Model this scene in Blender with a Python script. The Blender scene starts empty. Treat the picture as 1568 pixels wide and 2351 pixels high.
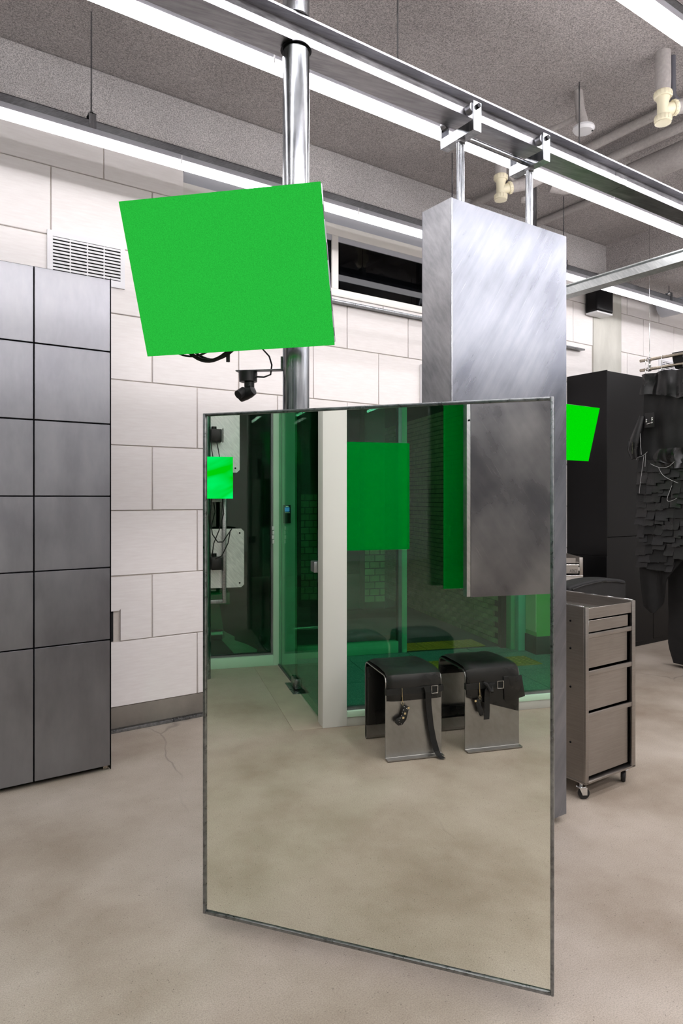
import bpy, bmesh, math, random
from mathutils import Vector, Matrix, noise
random.seed(7)
R = math.radians
SC = bpy.context.scene
COL = SC.collection

# ------------------------------------------------------------------ camera, world, exposure
cam_d = bpy.data.cameras.new('camera')
cam = bpy.data.objects.new('camera', cam_d); COL.objects.link(cam)
cam.location = (0, 0, 1.4)
cam.rotation_euler = (R(90), 0, R(-34.488))
cam_d.sensor_fit = 'VERTICAL'; cam_d.sensor_height = 36; cam_d.lens = 23.995
cam_d.shift_y = -31.5 / 2351
cam_d.clip_start = 0.02; cam_d.clip_end = 100
SC.camera = cam
w = bpy.data.worlds.new('night'); SC.world = w; w.use_nodes = True
w.node_tree.nodes['Background'].inputs[0].default_value = (0.02, 0.025, 0.035, 1)
w.node_tree.nodes['Background'].inputs[1].default_value = 0.25
SC.view_settings.view_transform = 'Standard'; SC.view_settings.look = 'None'
SC.view_settings.exposure = 0.0; SC.view_settings.gamma = 1.0
SC.view_settings.use_curve_mapping = False
SC.cycles.use_denoising = True
SC.cycles.max_bounces = 9; SC.cycles.transparent_max_bounces = 12
SC.cycles.use_adaptive_sampling = True; SC.cycles.adaptive_threshold = 0.008; SC.cycles.blur_glossy = 0.6
SC.cycles.glossy_bounces = 6; SC.cycles.diffuse_bounces = 4
SC.cycles.sample_clamp_indirect = 6.0
LED_POWER = 34.5
SC.cycles.use_light_tree = False

# ------------------------------------------------------------------ materials
MATS = {}
def s2l(c):
    return tuple((x / 12.92 if x <= .04045 else ((x + .055) / 1.055) ** 2.4) for x in c)
class NT:
    def __init__(s, name):
        s.m = bpy.data.materials.new(name); s.m.use_nodes = True
        s.t = s.m.node_tree; s.t.nodes.clear()
        s.out = s.t.nodes.new('ShaderNodeOutputMaterial')
        MATS[name] = s.m
    def n(s, kind, **kw):
        nd = s.t.nodes.new('ShaderNode' + kind)
        for k, v in kw.items():
            if k.startswith('i_'):
                nd.inputs[k[2:].replace('_', ' ')].default_value = v
            else: setattr(nd, k, v)
        return nd
    def l(s, a, b): s.t.links.new(a, b)
    def coord(s, scale=(1, 1, 1), rot=(0, 0, 0)):
        tc = s.n('TexCoord'); mp = s.n('Mapping')
        src = tc.outputs['Object']
        if any(rot):
            mr = s.n('Mapping'); mr.inputs['Rotation'].default_value = rot
            s.l(src, mr.inputs[0]); src = mr.outputs[0]
        mp.inputs['Scale'].default_value = scale
        s.l(src, mp.inputs[0]); return mp.outputs[0]
    def noise(s, scale, detail=4, rough=.55, vec=None, dist=0):
        nd = s.n('TexNoise'); nd.inputs['Scale'].default_value = scale
        nd.inputs['Detail'].default_value = detail; nd.inputs['Roughness'].default_value = rough
        nd.inputs['Distortion'].default_value = dist
        s.l(vec if vec is not None else s.coord(), nd.inputs['Vector']); return nd.outputs['Fac']
    def ramp(s, fac, stops):
        r = s.n('ValToRGB'); e = r.color_ramp.elements
        while len(e) < len(stops): e.new(.5)
        for i, (p, c) in enumerate(stops):
            e[i].position = p; e[i].color = (c if len(c) == 4 else (*c, 1)) if not isinstance(c, (int, float)) else (c, c, c, 1)
        s.l(fac, r.inputs[0]); return r.outputs[0]
    def mix(s, a, b, fac, mode='MIX'):
        m = s.n('Mix', data_type='RGBA', blend_type=mode)
        for idx, v in ((0, fac), (6, a), (7, b)):
            if hasattr(v, 'links'): s.l(v, m.inputs[idx])
            elif isinstance(v, (int, float)): m.inputs[idx].default_value = v
            else: m.inputs[idx].default_value = (*v, 1)
        return m.outputs[2]
    def bsdf(s, **kw):
        b = s.n('BsdfPrincipled')
        for k, v in kw.items():
            sk = b.inputs[k.replace('_', ' ')]
            if hasattr(v, 'links'): s.l(v, sk)
            elif isinstance(v, tuple): sk.default_value = (*v, 1)
            else: sk.default_value = v
        s.l(b.outputs[0], s.out.inputs[0]); return b
    def bump(s, h, strength=.3, dist=.01, b=None):
        bp = s.n('Bump'); bp.inputs['Strength'].default_value = strength; bp.inputs['Distance'].default_value = dist
        s.l(h, bp.inputs['Height']); s.l(bp.outputs[0], b.inputs['Normal'])

def plain(name, col, rough=.5, metal=0., var=.06, scale=6, spec=.5, bump=0, bscale=200):
    t = NT(name); c = s2l(col)
    f = t.noise(scale, 5)
    k = t.ramp(f, [(.3, tuple(x * (1 - var) for x in c)), (.7, tuple(min(1, x * (1 + var)) for x in c))])
    b = t.bsdf(Base_Color=k, Roughness=rough, Metallic=metal, Specular_IOR_Level=spec)
    if bump: t.bump(t.noise(bscale, 3), bump, .004, b)
    return t.m
def metal(name, c0, c1, r0, r1, blot=3., scr=(1, 1, 14), rot=(0, .6, 0), bump=.12, fine=60, scr_amt=.35):
    """scuffed sheet metal: cloudy patches plus directional scratches drive colour, gloss and relief"""
    t = NT(name)
    cl = t.noise(blot, 5, .55)
    sv = t.coord(scr, rot)
    sc = t.noise(fine, 4, .6, vec=sv)
    fine_n = t.ramp(sc, [(.35, 0), (.72, 1)])
    mixf = t.mix(cl, fine_n, scr_amt)
    col = t.ramp(mixf, [(.3, s2l(c0)), (.7, s2l(c1))])
    rg = t.ramp(mixf, [(.25, r0), (.75, r1)])
    b = t.bsdf(Base_Color=col, Metallic=1.0, Roughness=rg)
    t.bump(mixf, bump, .004, b)
    return t.m

# sheet metals
def galv_sheet(name, c0, c1, r0, r1, rot, wave=.04, streak=.5):
    """hot-dip sheet: soft cloudy spangle, wide wiped strokes and a few thin diagonal scratches"""
    t = NT(name)
    cl = t.noise(2.3, 4, .5)
    wipe = t.noise(2.2, 5, .6, vec=t.coord((7, 7, .8), rot))
    thin = t.noise(6, 3, .6, vec=t.coord((34, 34, .8), rot))
    line = t.ramp(thin, [(.66, 0), (.72, 1)])
    mx = t.mix(cl, wipe, streak)
    col = t.ramp(mx, [(.34, s2l(c0)), (.64, s2l(c1))])
    col = t.mix(col, s2l(tuple(min(1, x * 1.12) for x in c1)), t.mix((0, 0, 0), line, .5))
    rg = t.ramp(mx, [(.3, r0), (.7, r1)])
    b = t.bsdf(Base_Color=col, Metallic=1.0, Roughness=rg)
    t.bump(t.mix(mx, line, .15), wave, .01, b)
galv_sheet('galv_slab', (.37, .385, .42), (.58, .59, .62), .22, .36, (0, -.6, 0), wave=.03, streak=.35)
galv_sheet('steel_dark', (.36, .36, .385), (.53, .525, .54), .24, .36, (.6, 0, 0), wave=.02, streak=.14)
metal('galv_side', (.66, .67, .69), (.80, .805, .82), .30, .44, blot=6, scr=(3, 8, 2), rot=(.6, 0, 0), bump=.05, fine=9, scr_amt=.25)
metal('galv_pole', (.50, .515, .535), (.70, .71, .725), .18, .32, blot=6, scr=(3, 3, .3), rot=(0, 0, 0), bump=.012, fine=16)
metal('galv_beam', (.56, .56, .575), (.72, .72, .735), .34, .5, blot=5, scr=(.6, 6, 6), rot=(0, 0, .2), bump=.02, fine=14)
metal('galv_plate', (.78, .80, .80), (.94, .95, .95), .42, .6, blot=4, scr=(2, 9, 1.2), rot=(.7, 0, 0), bump=.02, fine=10)
metal('locker_steel', (.50, .50, .52), (.58, .58, .595), .34, .46, blot=2.0, scr=(4, 4, 1.4), rot=(0, 0, 0), bump=.003, fine=2, scr_amt=.3)
metal('cart_steel', (.58, .56, .54), (.67, .65, .63), .30, .40, blot=2.2, scr=(.8, .8, 20), rot=(0, 0, 0), bump=.006, fine=8, scr_amt=.2)
metal('stool_steel', (.56, .555, .55), (.64, .635, .63), .28, .38, blot=6, scr=(2, 4, 2), rot=(.6, 0, 0), bump=.01, fine=8, scr_amt=.2)
metal('frame_steel', (.46, .47, .48), (.62, .63, .64), .25, .38, blot=6, scr=(1, 1, 1), bump=.1)
metal('chrome', (.80, .80, .80), (.90, .90, .90), .08, .16, blot=20, bump=.01)
metal('alu', (.62, .63, .66), (.76, .77, .79), .30, .40, blot=3, scr=(.4, 10, 10), bump=.02)
metal('rail_grey', (.44, .445, .46), (.60, .605, .62), .40, .55, blot=5, scr=(.4, 8, 8), bump=.03)
metal('brass_tube', (.62, .58, .52), (.78, .74, .68), .2, .32, blot=8, bump=.02)
metal('cab_edge', (.10, .10, .11), (.16, .16, .17), .35, .45, bump=.02)

plain('black_plastic', (.06, .06, .065), .42, var=.1)
plain('black_rubber', (.06, .06, .065), .6, var=.1)
plain('white_plastic', (.90, .90, .91), .4, var=.015)
plain('white_paint', (.87, .87, .86), .45, var=.02, scale=3)
plain('offwhite_frame', (.90, .89, .87), .5, var=.02)
plain('column_white', (.88, .885, .88), .5, var=.02, scale=2)
plain('mint_frame', (.74, .87, .78), .42, var=.03, scale=5)
plain('mint_deep', (.36, .68, .50), .45, var=.05)
plain('cyan_paint', (.42, .76, .68), .5, var=.03)
plain('cream_paint', (.76, .82, .62), .55, var=.03)
plain('leaf_paint', (.40, .68, .34), .55, var=.04)
plain('dark_base', (.13, .15, .15), .5)
plain('sill_grey', (.70, .70, .68), .6, var=.04)
plain('body_grey', (.66, .66, .69), .45, var=.02)
plain('blind_grey', (.72, .73, .76), .42, var=.02)
plain('mortar', (.80, .77, .74), .9, var=.05, scale=40)
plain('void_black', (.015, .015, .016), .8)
plain('cabinet_black', (.020, .020, .027), .33, var=.06, scale=2, spec=.22)
plain('outside_wall', (.16, .16, .17), .9, var=.2, scale=3)
plain('outside_ground', (.20, .22, .20), .8, var=.3, scale=2)
plain('road_paint', (.62, .72, .62), .8, var=.1, scale=8)
plain('tactile_yellow', (.60, .48, .10), .6, var=.1)
plain('pvc_cream', (.90, .87, .76), .42, var=.03, scale=12)
plain('pvc_grey', (.36, .36, .39), .45)
plain('spray_pipe', (.66, .64, .63), .95, var=.10, scale=60, bump=.7, bscale=140)
plain('plinth', (.50, .475, .44), .8, var=.16, scale=5, bump=.2, bscale=60)
plain('patch_concrete', (.66, .62, .565), .7, var=.08, scale=5)
plain('engraved', (.20, .19, .19), .5)
plain('bench_green', (.10, .50, .33), .35, var=.06)
plain('bench_mint', (.22, .46, .36), .5, var=.06)
plain('gold_stud', (.85, .78, .62), .25, metal=1.0)
plain('stitch', (.62, .62, .62), .6)

def leather(name, col, rough, bs=40, amt=.5):
    t = NT(name); c = s2l(col)
    big = t.noise(7, 3, .5); fine = t.noise(bs, 4)
    f = t.mix(big, fine, .4)
    k = t.ramp(f, [(.3, tuple(x * .6 for x in c)), (.75, tuple(x * 1.5 for x in c))])
    b = t.bsdf(Base_Color=k, Roughness=t.ramp(big, [(.3, rough - .08), (.7, rough + .12)]))
    t.bump(f, amt, .012, b)
leather('leather', (.032, .032, .037), .30, 40, .10)
leather('leather_soft', (.045, .043, .05), .46, 60, .2)
leather('leather_cloth', (.026, .026, .030), .66, 120, .12)
leather('leather_grey', (.085, .083, .095), .5, 60, .2)

# floor: ground-and-sealed concrete with aggregate specks, cloudy trowel marks, hairline cracks
t = NT('floor_concrete')
pos = t.coord()
cloud = t.noise(1.3, 6, .6)
mid = t.noise(7, 5, .6)
speck = t.n('TexVoronoi'); speck.inputs['Scale'].default_value = 95; t.l(pos, speck.inputs['Vector'])
fine = t.noise(240, 3, .6)
base = t.ramp(cloud, [(.32, s2l((.58, .528, .472))), (.50, s2l((.67, .628, .578))), (.72, s2l((.74, .703, .66)))])
base = t.mix(base, t.ramp(mid, [(.3, (.82, .80, .77)), (.7, (1.0, 1.0, 1.0))]), .55, 'MULTIPLY')
sp_dark = t.ramp(speck.outputs['Distance'], [(.0, .42), (.14, .55), (.22, 1.0)])
gate = t.ramp(t.noise(33, 2), [(.54, 0), (.62, 1)])
base = t.mix(base, sp_dark, t.mix((0, 0, 0), gate, 1.0), 'MULTIPLY')
base = t.mix(base, t.ramp(fine, [(.30, .70), (.50, 1.0), (.72, 1.24)]), .8, 'MULTIPLY')
cr = t.n('TexVoronoi', feature='DISTANCE_TO_EDGE'); cr.inputs['Scale'].default_value = .6
wv = t.n('TexNoise'); wv.inputs['Scale'].default_value = 3.5; t.l(pos, wv.inputs['Vector'])
add = t.n('VectorMath', operation='MULTIPLY_ADD'); add.inputs[1].default_value = (.14, .14, .14)
t.l(wv.outputs['Color'], add.inputs[0]); t.l(pos, add.inputs[2]); t.l(add.outputs[0], cr.inputs['Vector'])
crk = t.ramp(cr.outputs['Distance'], [(.0, .62), (.0035, 1.0)])
cg = t.ramp(t.noise(.9, 2), [(.52, 0), (.6, 1)])
base = t.mix(base, crk, cg, 'MULTIPLY')
b = t.bsdf(Base_Color=base, Roughness=t.ramp(mid, [(.3, .40), (.7, .56)]), Specular_IOR_Level=.42)
t.bump(fine, .08, .002, b)

# ceiling: sprayed mineral coat
def spray(name, c0, c1):
    t = NT(name)
    a = t.noise(165, 4, .72); big = t.noise(1.6, 4, .6); g = t.noise(55, 3, .6)
    k = t.ramp(a, [(.32, s2l(c0)), (.62, s2l(c1))])
    k = t.mix(k, t.ramp(big, [(.3, .80), (.7, 1.12)]), .8, 'MULTIPLY')
    b = t.bsdf(Base_Color=k, Roughness=.95, Specular_IOR_Level=.2)
    t.bump(t.mix(a, g, .5), 1.0, .03, b)
spray('ceiling_spray', (.47, .45, .445), (.91, .88, .87))
spray('beam_spray', (.56, .545, .54), (.96, .94, .935))

# painted blocks
t = NT('block_paint')
oi = t.n('ObjectInfo')
st = t.noise(9, 4, .6, vec=t.coord((1, 1, 9)))
c = t.ramp(st, [(.3, s2l((.925, .905, .895))), (.7, s2l((.955, .94, .932)))])
c = t.mix(c, t.ramp(oi.outputs['Random'], [(0, .945), (1, 1.0)]), 1.0, 'MULTIPLY')
stain = t.ramp(t.noise(2.3, 4), [(.62, 0), (.78, 1)])
c = t.mix(c, s2l((.80, .76, .68)), t.mix((0, 0, 0), stain, .35))
b = t.bsdf(Base_Color=c, Roughness=.6)
t.bump(st, .12, .003, b)

# fair-faced concrete column
t = NT('column_concrete')
c = t.ramp(t.noise(4, 6, .6, vec=t.coord((1, 1, .35))), [(.3, s2l((.72, .715, .68))), (.7, s2l((.84, .835, .80)))])
b = t.bsdf(Base_Color=c, Roughness=.7); t.bump(t.noise(30), .1, .004, b)

# terrazzo tile, brick
t = NT('terrazzo_green')
v = t.n('TexVoronoi'); v.inputs['Scale'].default_value = 240; t.l(t.coord(), v.inputs['Vector'])
c = t.ramp(v.outputs['Color'], [(.2, s2l((.18, .36, .33))), (.6, s2l((.30, .50, .46))), (.9, s2l((.54, .70, .64)))])
t.bsdf(Base_Color=c, Roughness=.32)
t = NT('brick_green')
oi = t.n('ObjectInfo')
c = t.mix(t.ramp(t.noise(14, 4), [(.3, s2l((.50, .55, .38))), (.7, s2l((.62, .66, .46)))]), t.ramp(oi.outputs['Random'], [(0, .8), (1, 1.1)]), 1.0, 'MULTIPLY')
t.bsdf(Base_Color=c, Roughness=.7)
plain('brick_joint', (.20, .23, .17), .9)
plain('tile_joint', (.45, .60, .50), .8)

# lights, screens
def emit(name, col, strength, grid=None):
    t = NT(name); e = t.n('Emission'); e.inputs[1].default_value = strength
    if grid:
        f = t.noise(grid, 2, .5); big = t.noise(5, 3)
        k = t.ramp(f, [(.3, tuple(x * .82 for x in col)), (.7, tuple(x * 1.14 for x in col))])
        t.l(k, e.inputs[0])
    else: e.inputs[0].default_value = (*col, 1)
    t.l(e.outputs[0], t.out.inputs[0])
emit('led_tube', (1.0, .965, .985), LED_POWER)
for nm_, k_ in (('led_tube_wall', .20), ('led_tube_mid', .62), ('led_tube_back', 1.18)): emit(nm_, (1.0, .965, .985), LED_POWER * k_)
emit('screen_green', s2l((.16, .735, .245)), 1.0, 420)
emit('screen_green_vivid', s2l((.0, .865, .02)), 1.0, 300)
t = NT('screen_green_wave'); e = t.n('Emission')
wn = t.noise(2.2, 2, .4, vec=t.coord((1, 1, 3.2), (.5, 0, 0)), dist=1.0)
k = t.ramp(wn, [(.38, s2l((.0, .80, .04))), (.62, s2l((.0, .95, .42)))])
t.l(k, e.inputs[0]); e.inputs[1].default_value = 1.1; t.l(e.outputs[0], t.out.inputs[0])
emit('display_blue', s2l((.40, .58, .92)), 1.6)
emit('display_white', (1, 1, 1), 1.6)

# glass and mirror
def glass(name, tint, refl=1.0, ior=1.5):
    t = NT(name); tr = t.n('BsdfTransparent'); tr.inputs[0].default_value = (*tint, 1)
    gl = t.n('BsdfGlossy'); gl.inputs['Roughness'].default_value = 0.0
    lw = t.n('LayerWeight'); lw.inputs[0].default_value = .5                # Schlick on the facing angle, the same from both sides of the pane
    pw = t.n('Math', operation='POWER'); pw.inputs[1].default_value = 5.0; t.l(lw.outputs['Facing'], pw.inputs[0])
    mu = t.n('Math', operation='MULTIPLY_ADD'); mu.inputs[1].default_value = .55; mu.inputs[2].default_value = .04 * refl; mu.use_clamp = True
    t.l(pw.outputs[0], mu.inputs[0]); mx = t.n('MixShader')
    t.l(mu.outputs[0], mx.inputs[0]); t.l(tr.outputs[0], mx.inputs[1]); t.l(gl.outputs[0], mx.inputs[2])
    t.l(mx.outputs[0], t.out.inputs[0])
glass('glass_green', (.46, .76, .60), 1.4)
glass('glass_pale', (.66, .92, .82), 1.3)
glass('glass_dark', (.30, .33, .36), .7)
t = NT('mirror_glass'); g = t.n('BsdfGlossy'); g.inputs[0].default_value = (.91, .925, .86, 1); g.inputs['Roughness'].default_value = 0.0
t.l(g.outputs[0], t.out.inputs[0])
t = NT('film_green'); d = t.n('BsdfDiffuse'); d.inputs[0].default_value = (*s2l((.0, .72, .27)), 1)  # see-through green imitating a screen's reflection in the window glass
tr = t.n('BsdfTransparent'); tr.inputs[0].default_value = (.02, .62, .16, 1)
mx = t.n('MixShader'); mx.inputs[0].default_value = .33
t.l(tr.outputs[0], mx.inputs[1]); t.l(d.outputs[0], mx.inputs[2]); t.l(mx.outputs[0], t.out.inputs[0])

# ------------------------------------------------------------------ mesh helpers
class MB:
    def __init__(s): s.v = []; s.f = []
    def _add(s, vs, fs):
        o = len(s.v); s.v += [Vector(p) for p in vs]; s.f += [tuple(i + o for i in q) for q in fs]; return s
    def box(s, x0, x1, y0, y1, z0, z1):
        return s._add([(x0, y0, z0), (x1, y0, z0), (x1, y1, z0), (x0, y1, z0), (x0, y0, z1), (x1, y0, z1), (x1, y1, z1), (x0, y1, z1)],
                      [(0, 3, 2, 1), (4, 5, 6, 7), (0, 1, 5, 4), (1, 2, 6, 5), (2, 3, 7, 6), (3, 0, 4, 7)])
    def prism(s, poly, axis, a0, a1):
        """polygon (u,v) extruded along axis: x -> (y,z), y -> (x,z), z -> (x,y)"""
        def P(u, v, a): return {'x': (a, u, v), 'y': (u, a, v), 'z': (u, v, a)}[axis]
        n = len(poly)
        vs = [P(u, v, a0) for u, v in poly] + [P(u, v, a1) for u, v in poly]
        fs = [tuple(range(n - 1, -1, -1)), tuple(range(n, 2 * n))] + [(i, (i + 1) % n, n + (i + 1) % n, n + i) for i in range(n)]
        return s._add(vs, fs)
    def cyl(s, p0, p1, r0, r1=None, n=20):
        r1 = r0 if r1 is None else r1
        p0, p1 = Vector(p0), Vector(p1); d = (p1 - p0).normalized()
        a = d.orthogonal().normalized(); b = d.cross(a)
        vs = []
        for p, r in ((p0, r0), (p1, r1)):
            vs += [p + (a * math.cos(2 * math.pi * i / n) + b * math.sin(2 * math.pi * i / n)) * r for i in range(n)]
        fs = [(i, (i + 1) % n, n + (i + 1) % n, n + i) for i in range(n)] + [tuple(range(n - 1, -1, -1)), tuple(range(n, 2 * n))]
        return s._add(vs, fs)
    def lathe(s, prof, c, axis=(0, 0, 1), n=24):
        c = Vector(c); d = Vector(axis).normalized(); a = d.orthogonal().normalized(); b = d.cross(a)
        vs = []; m = len(prof)
        for r, h in prof:
            vs += [c + d * h + (a * math.cos(2 * math.pi * i / n) + b * math.sin(2 * math.pi * i / n)) * r for i in range(n)]
        fs = [(k * n + i, k * n + (i + 1) % n, (k + 1) * n + (i + 1) % n, (k + 1) * n + i) for k in range(m - 1) for i in range(n)]
        fs += [tuple(range(n - 1, -1, -1)), tuple(range((m - 1) * n, m * n))]
        return s._add(vs, fs)
    def tube(s, pts, r, n=8):
        pts = [Vector(p) for p in pts]; m = len(pts); vs = []; a = None
        for i, p in enumerate(pts):
            d = (pts[min(i + 1, m - 1)] - pts[max(i - 1, 0)]).normalized()
            if a is None: a = d.orthogonal().normalized()
            else: a = (a - d * a.dot(d)).normalized()
            b = d.cross(a); rr = r[i] if isinstance(r, (list, tuple)) else r
            vs += [p + (a * math.cos(2 * math.pi * k / n) + b * math.sin(2 * math.pi * k / n)) * rr for k in range(n)]
        fs = [(i * n + k, i * n + (k + 1) % n, (i + 1) * n + (k + 1) % n, (i + 1) * n + k) for i in range(m - 1) for k in range(n)]
        fs += [tuple(range(n - 1, -1, -1)), tuple(range((m - 1) * n, m * n))]
        return s._add(vs, fs)
    def ribbon(s, pts, axis, a0, a1, th):
        """bent sheet: polyline pts in (u,v), thickness th, extruded along axis"""
        off = []
        P = [Vector(p) for p in pts]
        for i, p in enumerate(P):
            d0 = (P[i] - P[i - 1]).normalized() if i > 0 else (P[1] - P[0]).normalized()
            d1 = (P[i + 1] - P[i]).normalized() if i < len(P) - 1 else d0
            n0 = Vector((-d0.y, d0.x)); n1 = Vector((-d1.y, d1.x)); m = (n0 + n1).normalized()
            k = th / max(.35, m.dot(n0)); off.append(p + m * k)
        for i in range(len(P) - 1):
            s.prism([tuple(P[i]), tuple(P[i + 1]), tuple(off[i + 1]), tuple(off[i])], axis, a0, a1)
        return s
    def mesh(s, name, mat, origin=(0, 0, 0), bevel=0, seg=2, smooth=False, rot=None):
        o = Vector(origin); me = bpy.data.meshes.new(name)
        me.from_pydata([tuple(p - o) for p in s.v], [], s.f)
        bm = bmesh.new(); bm.from_mesh(me)
        bmesh.ops.recalc_face_normals(bm, faces=bm.faces)
        if bevel:
            ed = [e for e in bm.edges if len(e.link_faces) == 2 and e.calc_face_angle(0) > .5]
            bmesh.ops.bevel(bm, geom=ed, offset=bevel, segments=seg, profile=.5, affect='EDGES', clamp_overlap=True)
        bm.to_mesh(me); bm.free()
        if smooth or bevel:
            for p in me.polygons: p.use_smooth = True
            me.set_sharp_from_angle(angle=R(40))
        me.materials.append(MATS[mat]); return me
    def build(s, name, mat, parent=None, bevel=0, seg=2, smooth=False, local=False, at=None):
        """vertices are in world space unless local; `at` puts a top-level mesh's own origin there"""
        org = (0, 0, 0)
        if parent is not None and not local:
            q = parent; org = Vector((0, 0, 0))
            while q is not None: org = org + q.location; q = q.parent
        elif at is not None: org = at
        o = bpy.data.objects.new(name, s.mesh(name, mat, org, bevel, seg, smooth)); COL.objects.link(o)
        if parent is not None: o.parent = parent
        elif at is not None and not local: o.location = at
        elif at is not None: o.location = at
        return o
def box(*a): return MB().box(*a)
def tag(o, label=None, cat=None, group=None, kind=None):
    for k, v in (('label', label), ('category', cat), ('group', group), ('kind', kind)):
        if v: o[k] = v
    return o
def thing(name, label, cat, loc=(0, 0, 0), rz=0, group=None):
    o = bpy.data.objects.new(name, None); COL.objects.link(o); o.empty_display_size = .1
    o.location = loc; o.rotation_euler = (0, 0, rz); return tag(o, label, cat, group)
def struct(o, label=None): return tag(o, label, None, None, 'structure')
def copy_child(src, parent, loc=None):
    c = src.copy(); COL.objects.link(c); c.parent = parent
    if loc is not None: c.location = loc
    return c

CEIL = 3.90
YW = 4.14          # face of the block wall
# ================================================================== SETTING
fl = MB().prism([(-2.60, 1.17), (-0.93, 1.17), (-0.93, -4.6), (9.6, -4.6), (9.6, 4.30), (-2.60, 4.30)], 'z', -.12, 0)
struct(fl.build('floor', 'floor_concrete'), 'beige grey polished concrete floor with fine specks and hairline cracks')
ce = struct(box(-2.7, 9.6, -4.6, 4.4, CEIL, CEIL + .15).build('ceiling', 'ceiling_spray'), 'grey ceiling with rough sprayed mineral coating')
# downstand over the block wall and the deep cross beam
hb = struct(box(-2.6, 9.6, 4.08, 4.40, 3.60, CEIL).build('trim_1', 'beam_spray', bevel=.02), 'rough sprayed downstand beam above the block wall')
cb = struct(MB().prism([(5.99, 3.44), (6.75, 3.44), (6.75, CEIL), (5.97, CEIL)], 'y', -4.6, 4.08).build('trim_2', 'ceiling_spray'), 'deep rough sprayed cross beam under the ceiling')
struct(box(9.6, 9.75, -4.6, 4.4, 0, CEIL).build('wall_right', 'white_paint'), 'plain white end wall')
struct(box(-.93, 9.6, -4.75, -4.6, 0, CEIL).build('wall_front', 'white_paint'), 'plain white wall behind the viewpoint')
struct(box(-1.0, -.85, -4.6, -2.3, 0, CEIL).build('wall_left', 'white_paint'), 'plain white wall beside the glass front')

# ---- block wall, block by block
wall = box(-2.6, 1.63, YW + .012, 4.4, 0, 3.62)
wall.box(1.63, 5.30, YW + .012, 4.4, 0, 2.84).box(5.30, 9.6, YW + .012, 4.4, 0, 3.62)
wb = struct(wall.build('wall_back', 'mortar'), 'white painted wall of large concrete blocks')
BH, BW, Z0 = .3937, .588, .1445
bcache = {}
def block(x0, x1, z0, z1):
    g = .003; x0 += g; x1 -= g; z0 += g; z1 -= g
    if x1 - x0 < .03 or z1 - z0 < .02: return
    key = (round(x1 - x0, 3), round(z1 - z0, 3))
    if key not in bcache:
        bcache[key] = box(0, key[0], 0, .06, 0, key[1]).mesh('block', 'block_paint', bevel=.003, seg=1)
    o = bpy.data.objects.new('block', bcache[key]); COL.objects.link(o); o.parent = wb
    o.location = (x0, YW + random.uniform(-.0012, .0012), z0)
for k in range(9):
    z0 = Z0 + BH * k; z1 = min(z0 + BH, 3.62)
    off = 1.425 if k % 2 == 1 else 1.720
    i0 = math.floor((.15 - off) / BW); x = off + i0 * BW
    while x < 7.9:
        segs = [(x, x + BW)]
        if z1 > 2.84:                                       # clerestory opening
            ns = []
            for a, c in segs:
                if c <= 1.63 or a >= 5.30: ns.append((a, c))
                else:
                    if a < 1.63: ns.append((a, 1.63))
                    if c > 5.30: ns.append((5.30, c))
                    if z0 < 2.83: ns.append((max(a, 1.63), min(c, 5.30), 'low'))
            segs = ns
        out = []
        for sg in segs:                                     # concrete column
            a, c = sg[:2]
            if c <= 5.85 or a >= 6.32: out.append(sg)
            else:
                if a < 5.85: out.append((a, 5.85, *sg[2:]))
                if c > 6.32: out.append((6.32, c, *sg[2:]))
        for sg in out:
            top = 2.825 if len(sg) > 2 else z1
            if k == 1 and abs(x - (1.425 - BW)) < .01:      # block with the service cut-out
                g = .0045
                mb = MB().prism([(x + g, .723), (1.222, .723), (1.231, .732), (1.231, z0 + g), (1.425 - g, z0 + g), (1.425 - g, z1 - g), (x + g, z1 - g)], 'y', YW, YW + .06)
                mb.build('block', 'block_paint', wb)
                continue
            block(sg[0], sg[1], z0, top)
        x += BW
box(.88, 1.19, YW + .010, YW + .03, .54, .722).build('cut_out', 'void_black', wb)
pl = box(-2.6, 5.85, YW + .004, YW + .05, 0, Z0).box(6.32, 9.6, YW + .004, YW + .05, 0, Z0)
struct(pl.build('baseboard_back', 'plinth', bevel=.003), 'rough grey concrete plinth below the blocks')
struct(box(-2.6, 1.55, YW - .030, YW + .004, 0, .020).box(1.553, 5.85, YW - .030, YW + .004, 0, .020).build('trim_3', 'frame_steel', bevel=.002), 'thin steel angle along the foot of the block wall')
cc = box(5.853, 6.317, YW - .005, 4.3, 0, 3.62).build('trim_4', 'column_concrete', bevel=.006)
struct(cc, 'fair-faced concrete column set flush in the block wall')

# ---- clerestory window
win = bpy.data.objects.new('window_1', None); COL.objects.link(win); win.location = (1.63, YW, 2.84); struct(win, 'long dark clerestory window with white frame')
box(1.63, 5.30, YW - .055, 4.40, 2.862, 2.905).build('sill', 'offwhite_frame', win, bevel=.004)
for i in range(7):
    x = 1.63 + i * .524
    box(x + .003, x + .521, YW - .04, YW + .06, 2.836, 2.862).build('sill_block', 'block_paint', win, bevel=.002, seg=1)
box(1.60, 5.64, YW - .062, YW + .01, 2.820, 2.836).build('sill_angle', 'frame_steel', win, bevel=.002)
FY = YW + .015
box(1.63, 5.30, FY, FY + .11, 2.905, 2.942).build('bottom_rail', 'offwhite_frame', win, bevel=.004)
box(1.63, 5.30, FY, FY + .11, 3.330, 3.415).build('top_rail', 'offwhite_frame', win, bevel=.004)
for x0, x1 in ((1.63, 1.69), (2.772, 2.830), (3.95, 4.01), (5.24, 5.30)):
    box(x0, x1, FY + .002, FY + .11, 2.942, 3.330).build('mullion', 'offwhite_frame', win, bevel=.004)
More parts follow.
